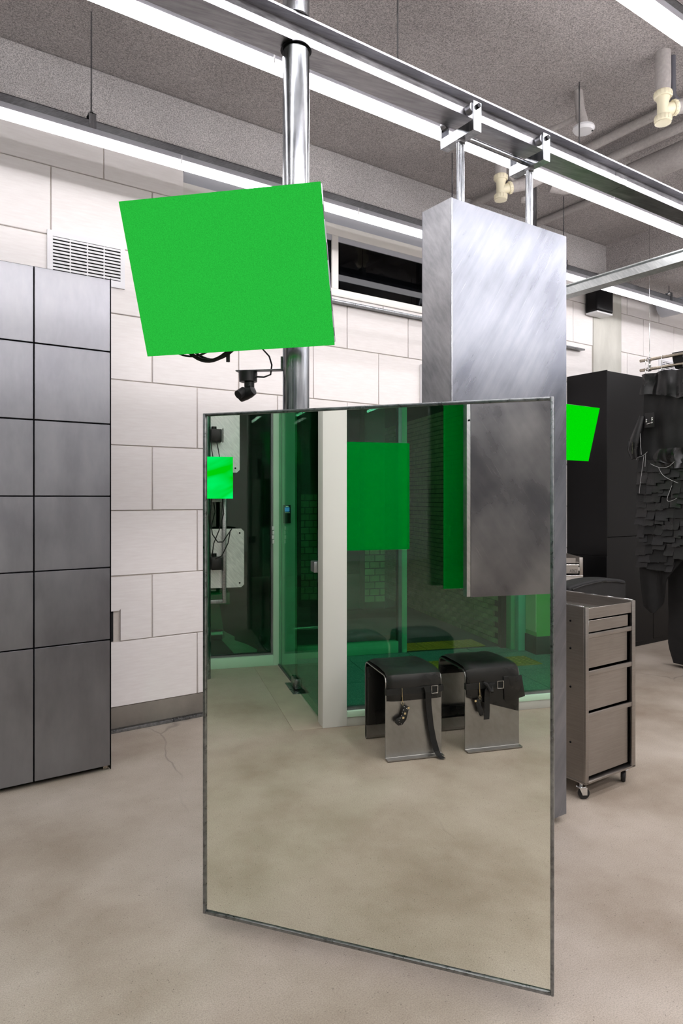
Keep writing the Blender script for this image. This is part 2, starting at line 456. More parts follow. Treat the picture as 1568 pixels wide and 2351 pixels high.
for x0, x1 in ((1.69, 2.772), (2.83, 3.95), (4.01, 5.24)):
    p = box(x0, x1, FY + .014, FY + .020, 2.942, 3.33).build('pane', 'glass_dark', win)
    box(x0, x1, FY + .004, FY + .013, 3.290, 3.330).build('glazing_stop', 'blind_grey', win)  # grey strip in place of the shade on the top reveal
box(1.63, 5.30, FY + .2, FY + .21, 2.9, 3.5).build('back_box', 'void_black', win)  # black sheet standing in for the night darkness behind the panes
# curved blind cassette over the window
cas = [(FY + .11, 3.60), (FY - .02, 3.60), (FY - .03, 3.545), (FY - .02, 3.49), (FY + .01, 3.455), (FY + .04, 3.435), (FY + .05, 3.417), (FY + .11, 3.417)]
MB().prism(cas, 'x', 1.633, 5.297).build('blind_cassette', 'blind_grey', win, smooth=True)

# ---- glass front seen in the mirror: column, fixed panes, glass door
struct(box(-.997, -.872, 1.092, 1.245, 0, CEIL).build('trim_5', 'column_white', bevel=.004), 'white square column between the glass door and the window')
w2 = bpy.data.objects.new('window_2', None); COL.objects.link(w2); w2.location = (-.90, -.6, 0); struct(w2, 'large green tinted shop window on a low sill')
box(-.935, -.868, -2.3, 1.092, 0, .057).build('sill_base', 'sill_grey', w2, bevel=.002)
box(-.945, -.862, -2.3, 1.092, .057, .093).build('bottom_rail', 'mint_frame', w2, bevel=.003)
box(-.925, -.885, -2.3, 1.092, .093, .110).build('gasket', 'rail_grey', w2)
box(-.945, -.862, -2.3, 1.092, 2.90, 3.0).build('top_rail', 'mint_frame', w2, bevel=.003)
box(-.945, -.862, -.95, -.89, .11, 2.90).build('mullion', 'mint_frame', w2, bevel=.003)
box(-.910, -.902, -.89, 1.092, .11, 2.90).build('pane', 'glass_pale', w2)
box(-.910, -.902, -2.3, -.95, .11, 2.90).build('pane', 'glass_pale', w2)
box(-1.0, -.85, -2.3, 1.092, 3.0, CEIL).build('header', 'white_paint', w2)

d1 = bpy.data.objects.new('door_1', None); COL.objects.link(d1); d1.location = (-1.7, 1.21, 0); struct(d1, 'frameless green glass door with fixed side pane')
box(-2.50, -1.80, 1.205, 1.215, .012, 2.4).build('fixed_pane', 'glass_green', d1)
box(-1.785, -1.005, 1.216, 1.226, .012, 2.4).build('door_pane', 'glass_green', d1)
box(-2.50, -1.80, 1.198, 1.222, 0, .012).build('floor_channel', 'rail_grey', d1)
box(-2.55, -.95, 1.17, 1.26, 2.4, 2.5).build('transom', 'mint_frame', d1, bevel=.003)
box(-2.55, -.95, 1.17, 1.26, 2.5, CEIL).build('header', 'white_paint', d1)
pf = box(-1.84, -1.70, 1.200, 1.244, .014, .085).build('patch_fitting', 'frame_steel', d1, bevel=.006)
box(-1.93, -1.62, 1.155, 1.275, .0005, .006).build('floor_spring_plate', 'frame_steel', d1, bevel=.002)
box(-1.13, -1.035, 1.180, 1.262, .93, 1.0).build('lock_case', 'alu', d1, bevel=.006)

w3 = bpy.data.objects.new('window_3', None); COL.objects.link(w3); w3.location = (-2.55, 2.6, 0); struct(w3, 'dark shop window in a pale mint frame')
box(-2.62, -2.50, 1.26, 4.13, 0, .085).build('bottom_rail', 'mint_frame', w3, bevel=.004)
box(-2.60, -2.53, 1.26, 4.13, .085, .100).build('gasket', 'rail_grey', w3)
box(-2.62, -2.50, 1.195, 1.262, 0, 2.5).build('post', 'mint_frame', w3, bevel=.004)
box(-2.60, -2.53, 1.262, 1.276, .1, 2.5).build('gasket', 'rail_grey', w3)
box(-2.62, -2.50, 1.06, 1.188, 0, 2.5).build('post', 'mint_frame', w3, bevel=.004)
box(-2.56, -2.505, 1.188, 1.195, 0, 2.5).build('gasket', 'rail_grey', w3)
box(-2.568, -2.560, 1.275, 4.13, .1, 2.6).build('pane', 'glass_green', w3)
box(-2.62, -2.50, 1.195, 4.13, 2.5, 2.6).build('top_rail', 'mint_frame', w3, bevel=.004)
box(-2.65, -2.47, 1.06, 4.13, 2.6, CEIL).build('header', 'white_paint', w3)
hz = MB()
for i in range(4): hz.box(-2.505, -2.488, 1.255, 1.270 + .004 * (i % 2), 1.02 + i * .038, 1.02 + i * .038 + .032)
hz.build('hinge', 'white_plastic', w3, bevel=.002)
tag(box(-2.48, -.875, 1.235, 1.425, 0, .0025).build('floor_patch', 'patch_concrete'), None, None, None, 'structure')

# ---- tiled vestibule beyond the glass
vf = struct(box(-2.66, -.93, -1.9, 1.17, -.12, -.006).build('floor_vestibule', 'tile_joint'), 'vestibule floor of dark green terrazzo tiles')
tm = {}
for xa, xb in ((-2.66, -2.41), (-2.41, -1.81), (-1.81, -1.21), (-1.21, -.945)):
    for j in range(6):
        ya = -1.76 + j * .588; yb = min(ya + .588, 1.165)
        if yb - ya < .05: continue
        key = (round(xb - xa - .007, 4), round(yb - ya - .007, 4))
        if key not in tm: tm[key] = box(0, key[0], 0, key[1], 0, .006).mesh('tile', 'terrazzo_green')
        o = bpy.data.objects.new('tile', tm[key]); COL.objects.link(o); o.parent = vf; o.location = (xa + .0035, ya + .0035, -.006)
def tactile(x0, y0, label):
    t = thing('tactile_tile', label, 'paving tile', (x0, y0, 0), group=None)
    box(0, .295, 0, .295, .0005, .008).build('slab', 'tactile_yellow', t, local=True, bevel=.001, seg=1)
    m = MB()
    for i in range(6):
        for j in range(6): m.lathe([(.016, 0), (.012, .004), (.006, .005)], (.03 + i * .047, .03 + j * .047, .008), n=8)
    m.build('dot', 'tactile_yellow', t, local=True, smooth=True)
tactile(-2.225, -.93, 'yellow dotted paving tile at the right of the vestibule floor')
tactile(-2.26, -.12, 'yellow dotted paving tile seen between the two stools')
for i in range(3):
    tactile(-2.99, -.80 + i * .30, ['yellow dotted paving tile against the brick wall', 'middle yellow dotted paving tile in the far doorway', 'yellow dotted paving tile next to the far door post'][i])
struct(box(-9, -2.66, -1.9, 4.4, -.14, -.004).build('floor_outside', 'outside_ground'), 'dark ground outside the glass')
struct(box(-9, -.95, -2.05, -1.9, 0, CEIL).build('wall_vestibule', 'outside_wall'))
struct(box(-9.1, -9, -2, 4.4, 0, CEIL).build('wall_outside', 'outside_wall'), 'dark wall far outside')
struct(box(-9, -2.66, 4.2, 4.4, 0, CEIL).build('wall_yard', 'outside_wall'), 'dark yard wall outside')
struct(box(-9, -2.66, -2, 4.4, CEIL, CEIL + .1).box(-2.66, -1.0, -2, 1.17, CEIL - .2, CEIL + .1).build('ceiling_outside', 'outside_wall'), 'dark soffit outside the glass')
# inner glass screen across the vestibule
w4 = bpy.data.objects.new('window_4', None); COL.objects.link(w4); w4.location = (-2.68, .6, 0); struct(w4, 'green framed inner glass screen')
box(-2.74, -2.66, .09, 1.17, 0, .105).build('bottom_rail', 'mint_deep', w4, bevel=.003)
box(-2.70, -2.692, .09, 1.17, .105, 2.6).build('pane', 'glass_pale', w4)
box(-2.73, -2.66, .055, .09, 0, 2.7).build('post', 'rail_grey', w4, bevel=.003)
box(-2.73, -2.665, .004, .055, .02, 2.7).build('post', 'mint_deep', w4, bevel=.003)
MB().cyl((-2.69, .03, 0), (-2.69, .03, .03), .032).build('pivot', 'mint_deep', w4, smooth=True)
# brick side wall of the far passage
bw = struct(box(-6.2, -2.70, -1.06, -.968, 0, 3.0).build('wall_brick', 'brick_joint'), 'olive green brick wall of the passage beyond the glass')
CB, LB = .052, .205
cands = []
for r in range(50):
    for i in range(17):
        x1 = -2.72 - i * LB - (LB / 2 if r % 2 else 0); x0 = x1 - LB
        if x0 > -6.15 and r * CB < 2.35: cands.append((i + r * .05, x0, r * CB))
cands.sort()
me_b = box(.004, LB - .004, 0, .02, .004, CB - .004).mesh('brick', 'brick_green')
rest = MB()
for n_, (q, x0, z0) in enumerate(cands):
    if n_ < 300:
        o = bpy.data.objects.new('brick', me_b); COL.objects.link(o); o.parent = bw; o.location = (x0, -.968, z0)
    else: rest.box(x0 + .004, x0 + LB - .004, -.968, -.948, z0 + .004, z0 + CB - .004)
tag(rest.build('far_bricks', 'brick_green', bw), kind='stuff')
box(-3.85, -3.80, -.955, -.935, .98, 1.10).build('switch_plate', 'white_plastic', bw, bevel=.003)
# far pillars of brick inside the passage
def pillar(x0, x1, y0, y1, label, rows):
    p = thing('brick_pillar', label, 'pillar', ((x0 + x1) / 2, (y0 + y1) / 2, 0))
    box(x0, x1, y0, y1, 0, 2.8).build('core', 'brick_joint', p)
    me = None
    for r in range(rows):
        z = .10 + r * .085
        n = 2; L = (y1 - y0) / n
        for i in range(n + (r % 2)):
            a = y0 + i * L - (L / 2 if r % 2 else 0); c = a + L
            a = max(a, y0); c = min(c, y1)
            box(x1, x1 + .012, a + .006, c - .006, z, z + .073).build('brick', 'brick_green', p)
pillar(-5.2, -5.0, -.60, -.33, 'olive brick pillar beyond the inner glass screen', 22)
pillar(-5.6, -5.4, .18, .40, 'narrow olive brick pillar far behind the column', 16)
# right-hand end of the vestibule: painted jambs
struct(box(-2.64, -2.58, -.955, -.90, 0, 2.8).build('trim_6', 'void_black', bevel=.003), 'black door jamb in the passage')
struct(box(-2.62, -2.50, -1.0, -.957, 0, 2.8).build('trim_7', 'mint_deep', bevel=.003), 'green painted jamb in the passage')
struct(box(-2.55, -2.44, -1.075, -1.002, 0, 2.8).build('trim_8', 'cyan_paint', bevel=.003), 'turquoise painted jamb in the passage')
wv = struct(box(-2.60, -2.26, -1.9, -1.077, 0, 2.8).build('wall_end', 'leaf_paint'), 'green painted return wall with dark skirting')
box(-2.43, -2.262, -1.079, -1.070, .20, 2.8).build('cream_face', 'cream_paint', wv)
box(-2.45, -2.250, -1.9, -1.066, 0, .16).build('skirting', 'dark_base', wv, bevel=.003)
# ground paint outside the dark window
tag(MB().prism([(-3.15, 1.30), (-2.80, 1.36), (-2.90, 2.2), (-3.05, 2.2), (-3.0, 1.52), (-4.3, 1.62), (-4.3, 1.52), (-4.1, 1.50), (-3.8, 1.43), (-3.62, 1.45), (-3.4, 1.36)], 'z', -.004, -.001).build('ground_marking', 'road_paint'), 'ragged pale painted strip on the dark ground outside', 'road marking')

# ================================================================== LIGHTS
DZ = 3.235
def led(y, x0, x1, rods, label, tube='led_tube'):
    t = thing('line_light', label, 'light', ((x0 + x1) / 2, y, DZ), group='suspended LED line lights')
    xs = []; x = x0
    while x < x1 - .01: xs.append((x, min(x + 1.2, x1))); x += 1.2
    for a, c in xs:
        box(a + .002, c - .002, y - .026, y + .026, DZ - .004, DZ + .027).build('diffuser', tube, t)
    box(x0, x1, y - .030, y + .030, DZ + .027, DZ + .055).build('light_body', 'body_grey', t, bevel=.003)
    for a, c in xs[1:]:
        box(a - .003, a + .003, y - .034, y - .031, DZ + .004, DZ + .05).build('joint_clip', 'white_plastic', t)
    m = box(x0, x1, y - .021, y + .021, DZ + .056, DZ + .060)
    m.box(x0, x1, y - .021, y - .018, DZ + .060, DZ + .100).box(x0, x1, y + .018, y + .021, DZ + .060, DZ + .100)
    m.box(x0, x1, y - .021, y - .010, DZ + .097, DZ + .100).box(x0, x1, y + .010, y + .021, DZ + .097, DZ + .100)
    m.build('strut_channel', 'rail_grey', t)
    for rx in rods:
        hb_ = box(rx - .018, rx + .018, y - .026, y - .0215, DZ + .045, DZ + .135).box(rx - .018, rx + .018, y + .0215, y + .026, DZ + .045, DZ + .135)
        hb_.box(rx - .018, rx + .018, y - .026, y + .026, DZ + .131, DZ + .135)
        hb_.cyl((rx, y, DZ + .135), (rx, y, DZ + .15), .010, n=6)
        h = hb_.build('hanger', 'galv_pole', t)
        MB().cyl((rx, y, DZ + .13), (rx, y, CEIL + .002), .0042, n=8).build('rod', 'galv_pole', t, smooth=True)
led(3.62, -2.2, 8.2, (-.33, .927, 2.19, 3.459, 4.72, 6.3), 'long LED line light nearest the white block wall', 'led_tube_wall')
led(2.57, -2.2, 8.2, (-.6, .7, 2.095, 3.498, 4.9, 6.3), 'long LED line light passing behind the steel post and beam', 'led_tube_mid')
led(1.47, -.6, 8.2, (0.2, 1.6, 3.6, 5.2, 6.6), 'LED line light crossing the top right corner of the photo')
led(.37, -.6, 8.2, (0.2, 2, 4, 6), 'LED line light over the middle of the room, above the viewpoint', 'led_tube_back')  # this and the next two are unseen lamps added as fill
led(-2.20, -.6, 8.2, (0.2, 2, 4, 6), 'LED line light at the far back of the room', 'led_tube_back')
led(-.90, -.6, 8.2, (0.2, 2, 4, 6), 'LED line light behind the viewpoint', 'led_tube_back')
# unseen round lamps added to brighten the vestibule and the passage beyond
def fill_lamp(x, y, z, label, mat):
    t = thing('downlight', label, 'light', (x, y, z))
    MB().lathe([(.085, 0), (.095, .004), (.095, .03), (.07, .03)], (x, y, z - .03), n=28).build('ring', 'white_plastic', t, smooth=True)
    MB().cyl((x, y, z - .034), (x, y, z - .028), .075, n=28).build('lens', mat, t, smooth=True)
emit('downlight_lens', (.95, 1.0, .97), 600.0)
emit('downlight_dim', (.95, 1.0, .97), 75.0)
fill_lamp(-1.65, -.55, CEIL - .2, 'round downlight in the vestibule ceiling behind the shop window', 'downlight_lens')
fill_lamp(-3.6, -.40, CEIL, 'round downlight in the passage with the brick wall', 'downlight_dim')

# ================================================================== STEEL BEAMS, POLE
YB = 1.973
bm_ = thing('steel_beam', 'long galvanised steel beam running across the top with roller track', 'beam', (1.16, YB, 2.893))
def beam_prof(y0, y1, z0, z1):
    yc = (y0 + y1) / 2
    return [(y0, z0), (y1, z0), (y1, z0 + .028), (yc + .004, z0 + .028), (yc + .004, z1 - .008), (y1, z1 - .008), (y1, z1), (y0, z1), (y0, z1 - .008), (yc - .004, z1 - .008), (yc - .004, z0 + .028), (y0, z0 + .028)]
MB().prism(beam_prof(YB - .05, YB + .05, 2.895, 2.993), 'x', -.85, 2.958).build('beam_length', 'galv_beam', bm_)
MB().prism(beam_prof(YB - .05, YB + .05, 2.895, 2.993), 'x', 2.961, 9.55).build('beam_length', 'galv_beam', bm_)
box(2.945, 2.974, YB - .052, YB - .048, 2.897, 2.922).build('joint_weld', 'chrome', bm_)
MB().lathe([(.052, .001), (.049, .006), (.046, .009)], (1.161, 1.957, 2.886), n=28).build('weld_collar', 'cab_edge', bm_, smooth=True)
xb = thing('cross_beam', 'galvanised steel channel crossing from the block wall towards the right', 'beam', (4.34, 3.0, 2.928))
MB().prism([(4.30, 2.930), (4.40, 2.930), (4.40, 2.985), (4.36, 2.985), (4.36, 3.000), (4.40, 3.000), (4.40, 3.008), (4.30, 3.008), (4.30, 3.000), (4.335, 3.000), (4.335, 2.985), (4.30, 2.985)], 'y', 2.03, YW).build('channel', 'galv_plate', xb)

PX, PY, PR = 1.161, 1.957, .0445
pole = thing('steel_post', 'round galvanised steel post behind the big screen and mirror', 'post', (PX, PY, 0))
MB().cyl((PX, PY, 0), (PX, PY, 2.885), PR, n=40).build('tube', 'galv_pole', pole, smooth=True)
MB().cyl((PX, PY, 2.995), (PX, PY, CEIL), PR, n=40).build('upper_tube', 'galv_pole', pole, smooth=True)
MB().lathe([(.056, 0), (.056, .008), (.046, .012)], (PX, PY, 0), n=32).build('base_plate', 'galv_pole', pole, smooth=True)

# ================================================================== MIRROR
ML = Vector((.884, 2.084, .05)); MW = 1.0912; MH = 1.626; MA = math.atan2(1.197 - 2.084, 1.519 - .884)
mir = thing('standing_mirror', 'large upright mirror in a thin grey metal frame in the foreground', 'mirror', ML, MA)
F = .0095
box(0, F, 0, .028, 0, MH).build('frame_side', 'frame_steel', mir, local=True, bevel=.002)
box(MW - F, MW, 0, .028, 0, MH).build('frame_side', 'frame_steel', mir, local=True, bevel=.002)
box(F, MW - F, 0, .028, MH - F, MH).build('frame_top', 'frame_steel', mir, local=True, bevel=.002)
box(F, MW - F, 0, .028, 0, F).build('frame_bottom', 'frame_steel', mir, local=True, bevel=.002)
box(F, MW - F, .007, .013, F, MH - F).build('mirror_pane', 'mirror_glass', mir, local=True)
box(F, MW - F, .014, .027, F, MH - F).build('backing', 'black_plastic', mir, local=True)
# brackets from the post to the back of the mirror
inv = Matrix.Rotation(-MA, 3, 'Z')
pl_ = inv @ (Vector((PX, PY, .05)) - ML)
for z in (.45, 1.35):
    box(pl_.x - .02, pl_.x + .02, .027, pl_.y - PR + .004, z - .02, z + .02).build('bracket', 'galv_beam', mir, local=True, bevel=.003)
    MB().cyl((pl_.x, pl_.y, z - .022), (pl_.x, pl_.y, z + .022), PR + .006, n=32).build('clamp', 'galv_beam', mir, local=True, smooth=True)

# ================================================================== HANGING GALVANISED PANEL ON TROLLEYS
SX0, SX1, SY0, SY1, SZ0, SZ1 = 1.801, 2.484, 1.891, 2.056, .03, 2.537
hp = thing('hanging_panel', 'tall galvanised steel panel hung from beam trolleys behind the mirror', 'panel', ((SX0 + SX1) / 2, YB, SZ0))
box(SX0 + .003, SX1 - .003, SY0 + .003, SY1 - .003, SZ0, SZ1 - .002).build('core', 'galv_side', hp)
box(SX0 + .006, SX1, SY0, SY0 + .003, SZ0, SZ1).build('front_sheet', 'galv_slab', hp)
box(SX0, SX1, SY1 - .003, SY1, SZ0, SZ1).build('back_sheet', 'galv_slab', hp)
box(SX0, SX0 + .003, SY0 + .001, SY1 - .003, SZ0, SZ1).build('side_sheet', 'galv_side', hp)
box(SX0 + .001, SX0 + .0065, SY0 - .0015, SY0 + .002, SZ0, SZ1).build('edge_fold', 'galv_pole', hp)
box(SX1 - .003, SX1, SY0 + .003, SY1 - .003, SZ0, SZ1).build('side_sheet', 'galv_side', hp)
for rx in (1.930, 2.340):
    m = MB()
    for dx in (-.0085, .0085): m.cyl((rx + dx, YB, SZ1 - .01), (rx + dx, YB, 2.835), .0105, n=16)
    m.build('rod', 'galv_pole', hp, smooth=True)
    MB().cyl((rx, YB, 2.812), (rx, YB, 2.826), .022, n=6).build('nut', 'galv_beam', hp)
    tb = MB()
    x0, x1 = rx - .021, rx + .021
    tb.box(x0, x1, 1.880, 1.886, 2.822, 2.935); tb.box(x0, x1, 2.060, 2.066, 2.822, 2.935)
    tb.box(x0, x1, 1.886, 2.060, 2.822, 2.828)
    tb.box(x0, x0 + .005, 1.886, 2.060, 2.828, 2.862); tb.box(x1 - .005, x1, 1.886, 2.060, 2.828, 2.862)
    br = tb.build('trolley_bracket', 'galv_pole', hp)
    for yy, s in ((1.886, 1), (2.060, -1)):
        MB().cyl((rx - .014, yy + s * .002, 2.913), (rx - .014, yy + s * .030, 2.913), .019, n=28).build('wheel', 'galv_beam', br, smooth=True)
        MB().cyl((rx, yy - s * .006, 2.917), (rx, yy - s * .016, 2.917), .010, n=6).build('bolt', 'cab_edge', br)
MB().cyl((1.951, 1.985, 2.852), (2.319, 1.985, 2.852), .0105, n=18).build('link_bar', 'galv_pole', hp, smooth=True)

# ================================================================== GREEN SCREENS
def screen(label, TL, a, b, wd, ht, mat, depth=.05, name='led_screen', extras=True):
    """TL top-left corner, a right, b down; normal a x b points away from the viewer's side"""
    a = Vector(a).normalized(); b = Vector(b); b = (b - a * b.dot(a)).normalized(); n = a.cross(b)
    TL = Vector(TL); base = TL + b * ht + a * wd / 2
    t = thing(name, label, 'screen', base)
    def P(u, v, k): return TL + a * u + b * v + n * k
    def bx(u0, u1, v0, v1, k0, k1):
        m = MB().box(u0, u1, v0, v1, k0, k1); m.v = [P(*p) for p in m.v]; return m
    bx(0, wd, 0, ht, 0, .008).build('display', mat, t)
    h = bx(.002, wd - .002, .002, ht - .002, .0085, depth - .012).build('housing', 'alu', t, bevel=.004)
    bx(.03, wd - .03, .03, ht - .03, depth - .012, depth + .01).build('back_cover', 'black_plastic', t, bevel=.006)
    for v0, v1 in ((.06, .10), (.165, .215), (ht - .16, ht - .10), (ht - .05, ht - .025)):
        bx(wd - .0025, wd - .001, v0, v1, .016, .032).build('side_slot', 'black_plastic', h)
        bx(.001, .0025, v0, v1, .016, .032).build('side_slot', 'black_plastic', h)
    for u0, u1 in ((.05, .13), (wd / 2 - .06, wd / 2 + .06), (wd - .13, wd - .07)):
        bx(u0, u1, .001, .0025, .016, .032).build('top_slot', 'black_plastic', h)
    for u in (.05, wd - .05):
        for v in (.05, ht - .05): pass
    return t, P
scr, P = screen('large tilted green display mounted on the steel post', (.632 * .965, 2.147 * .965, 1.4 + .925 * .965), (.725, -.689, .025), (.257, .276, -.926), .6176, .465, 'screen_green', .06)
# mount: arm to the post and collar
c0 = P(.33, .24, .058)
MB().tube([c0, (c0 + Vector((PX, PY, c0.z))) / 2, (PX, PY, c0.z)], .018, 12).build('mount_arm', 'cab_edge', scr, smooth=True)
MB().cyl((PX, PY, c0.z - .03), (PX, PY, c0.z + .03), PR + .007, n=32).build('mount_collar', 'cab_edge', scr, smooth=True)
def sag(p0, p1, drop, n=14):
    p0, p1 = Vector(p0), Vector(p1)
    return [p0.lerp(p1, i / n) - Vector((0, 0, drop * (1 - (2 * i / n - 1) ** 2))) for i in range(n + 1)]
MB().tube(sag(P(.10, .44, .06), P(.29, .44, .06), .062), .0065, 8).build('cable', 'black_rubber', scr, smooth=True)
MB().tube(sag(P(.06, .45, .05), P(.22, .45, .05), .032), .0035, 8).build('cable', 'black_rubber', scr, smooth=True)
MB().tube(sag(P(.12, .447, .062), P(.30, .447, .062), .052), .004, 8).build('cable', 'black_rubber', scr, smooth=True)
ct = P(.255, .485, .05); box(ct.x - .005, ct.x + .005, ct.y - .004, ct.y + .004, ct.z - .022, ct.z + .004).build('cable_tie', 'black_rubber', scr)

# security camera on its arm
AZ = 1.826
cm = thing('security_camera', 'small black camera on a thin arm below the big green screen', 'camera', (PX, PY, AZ - .12), math.atan2(.689, -.725))
LC = dict(parent=cm, local=True); Z_ = .12
box(PR - .001, .205, -.014, .014, Z_, Z_ + .004).build('arm', 'rail_grey', bevel=.001, seg=1, **LC)
box(PR - .001, PR + .005, -.012, .012, Z_, Z_ + .045).build('arm_tab', 'rail_grey', **LC)
CX_ = .165
MB().lathe([(.024, -.036), (.030, -.034), (.031, -.004), (.030, 0)], (CX_, 0, Z_), n=28).build('base', 'black_plastic', smooth=True, **LC)
MB().cyl((CX_ - .004, 0, Z_ - .036), (CX_ - .004, 0, Z_ - .052), .017, n=20).build('neck', 'black_plastic', smooth=True, **LC)
hd = MB().lathe([(.004, -.034), (.018, -.030), (.021, -.010), (.021, .010), (.018, .026), (.004, .030)], (CX_ + .004, 0, Z_ - .072), (-.8, .2, .35), n=24).build('head', 'black_plastic', smooth=True, **LC)
MB().cyl((CX_ + .012, .008, Z_ - .066), (CX_ + .026, .030, Z_ - .082), .015, n=20).build('lens', 'black_rubber', hd, smooth=True, local=True)
q = [(CX_ - .03, 0, Z_ - .018), (CX_ - .055, 0, Z_ - .020), (CX_ - .078, 0, Z_ - .012), (CX_ - .082, 0, Z_ + .02), (CX_ - .072, -.004, Z_ + .05), (CX_ - .04, -.008, Z_ + .085), (CX_ + .0, -.01, Z_ + .11)]
MB().tube(q, .0028, 8).build('cable', 'black_rubber', smooth=True, **LC)

# screen on the right, in front of the black wardrobe, with its own post behind the hanging panel
ph = R(14)
scr2, P2 = screen('bright green display tilted downward in front of the black wardrobe', (4.654 - .56, 3.233, 2.10), (1, 0, 0), (0, math.sin(ph), -math.cos(ph)), .56, .42, 'screen_green_vivid', .12)
p2 = thing('steel_post', 'galvanised post hidden behind the hanging panel carrying the right green display', 'post', (4.20, 3.52, 0))
MB().cyl((4.20, 3.52, 0), (4.20, 3.52, CEIL), .04, n=28).build('tube', 'galv_pole', p2, smooth=True)
c1 = P2(.12, .20, .125); MB().tube([c1, (4.20, 3.52, c1.z)], .018, 12).build('mount_arm', 'cab_edge', scr2, smooth=True)

# ================================================================== LOCKERS
LX1, LY = 1.012, 3.574; CW = .3665
rowz = [.022, .672, 1.044, 1.4105, 1.7815, 2.1545, 2.528]
lk = thing('locker_cabinet', 'tall brushed steel locker bank against the block wall', 'lockers', (LX1 - 1.5 * CW, LY + .28, 0))
box(LX1 - 3 * CW, LX1, LY + .020, YW - .035, .03, 2.532).build('body', 'cab_edge', lk)
box(LX1 - .0015, LX1 + .0015, LY - .001, YW - .035, .004, 2.533).build('end_panel', 'cab_edge', lk)
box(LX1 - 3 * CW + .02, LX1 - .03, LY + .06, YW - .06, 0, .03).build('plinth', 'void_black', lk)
box(LX1 - .03, LX1 - .004, LY + .03, LY + .05, 0, .03).build('foot', 'brass_tube', lk)
for c in range(3):
    x1 = LX1 - c * CW - .0035; x0 = LX1 - (c + 1) * CW + .0025
    for r in range(6):
        box(x0, x1, LY, LY + .019, rowz[r] + .003, rowz[r + 1] - .003).build('door', 'locker_steel', lk, bevel=.0012, seg=1)

# wall vent grille
vg = thing('vent_grille', 'white slatted ventilation grille on the block wall above the lockers', 'vent', (1.035, YW, 2.69))
vx0, vx1, vz0, vz1 = .815, 1.253, 2.66, 2.925
gx0, gx1, gz0, gz1 = .845, 1.227, 2.700, 2.893
m = box(vx0, vx1, YW - .012, YW, gz1, vz1).box(vx0, vx1, YW - .012, YW, vz0, gz0).box(vx0, gx0, YW - .012, YW, gz0, gz1).box(gx1, vx1, YW - .012, YW, gz0, gz1)
m.build('frame', 'white_plastic', vg)
box(gx0, gx1, YW - .0015, YW - .0005, gz0, gz1).build('duct_opening', 'void_black', vg)
ns = 10; pit = (gz1 - gz0) / ns
sl = MB().prism([(YW - .011, 0), (YW - .004, pit * .08), (YW - .004, pit * .62), (YW - .011, pit * .58)], 'x', gx0, gx1).mesh('slat', 'white_plastic', (0, 0, 0))
for i in range(ns):
    o = bpy.data.objects.new('slat', sl); COL.objects.link(o); o.parent = vg
    o.location = Vector((0, 0, gz0 + i * pit + pit * .25)) - vg.location
for i in (1, 2, 3):
    x = gx0 + (gx1 - gx0) * i / 4
    box(x - .003, x + .003, YW - .010, YW - .002, gz0, gz1).build('divider', 'white_plastic', vg)

vg2 = tag(vg.copy(), 'white slatted ventilation grille on the far wall behind the garment rails', 'vent'); COL.objects.link(vg2); vg2.location.x += 6.18
for ch in list(vg.children): copy_child(ch, vg2)
# conduit on the wall behind the panel; wall tablet on the column
tag(box(3.60, 3.68, YW - .06, YW, .9, 2.47).build('cable_duct', 'white_plastic', bevel=.006, at=(3.64, YW, .9)), 'white vertical cable duct on the wall beside the hanging panel', 'duct')
sp = thing('wall_speaker', 'dark rounded wall speaker on the concrete column', 'speaker', (5.84, YW - .06, 3.18))
box(5.705, 5.965, 3.985, 4.132, 3.195, 3.45).build('body', 'cabinet_black', sp, bevel=.026, seg=4)
box(5.712, 5.958, 3.992, 4.125, 3.182, 3.200).build('bottom_trim', 'white_plastic', sp, bevel=.006)

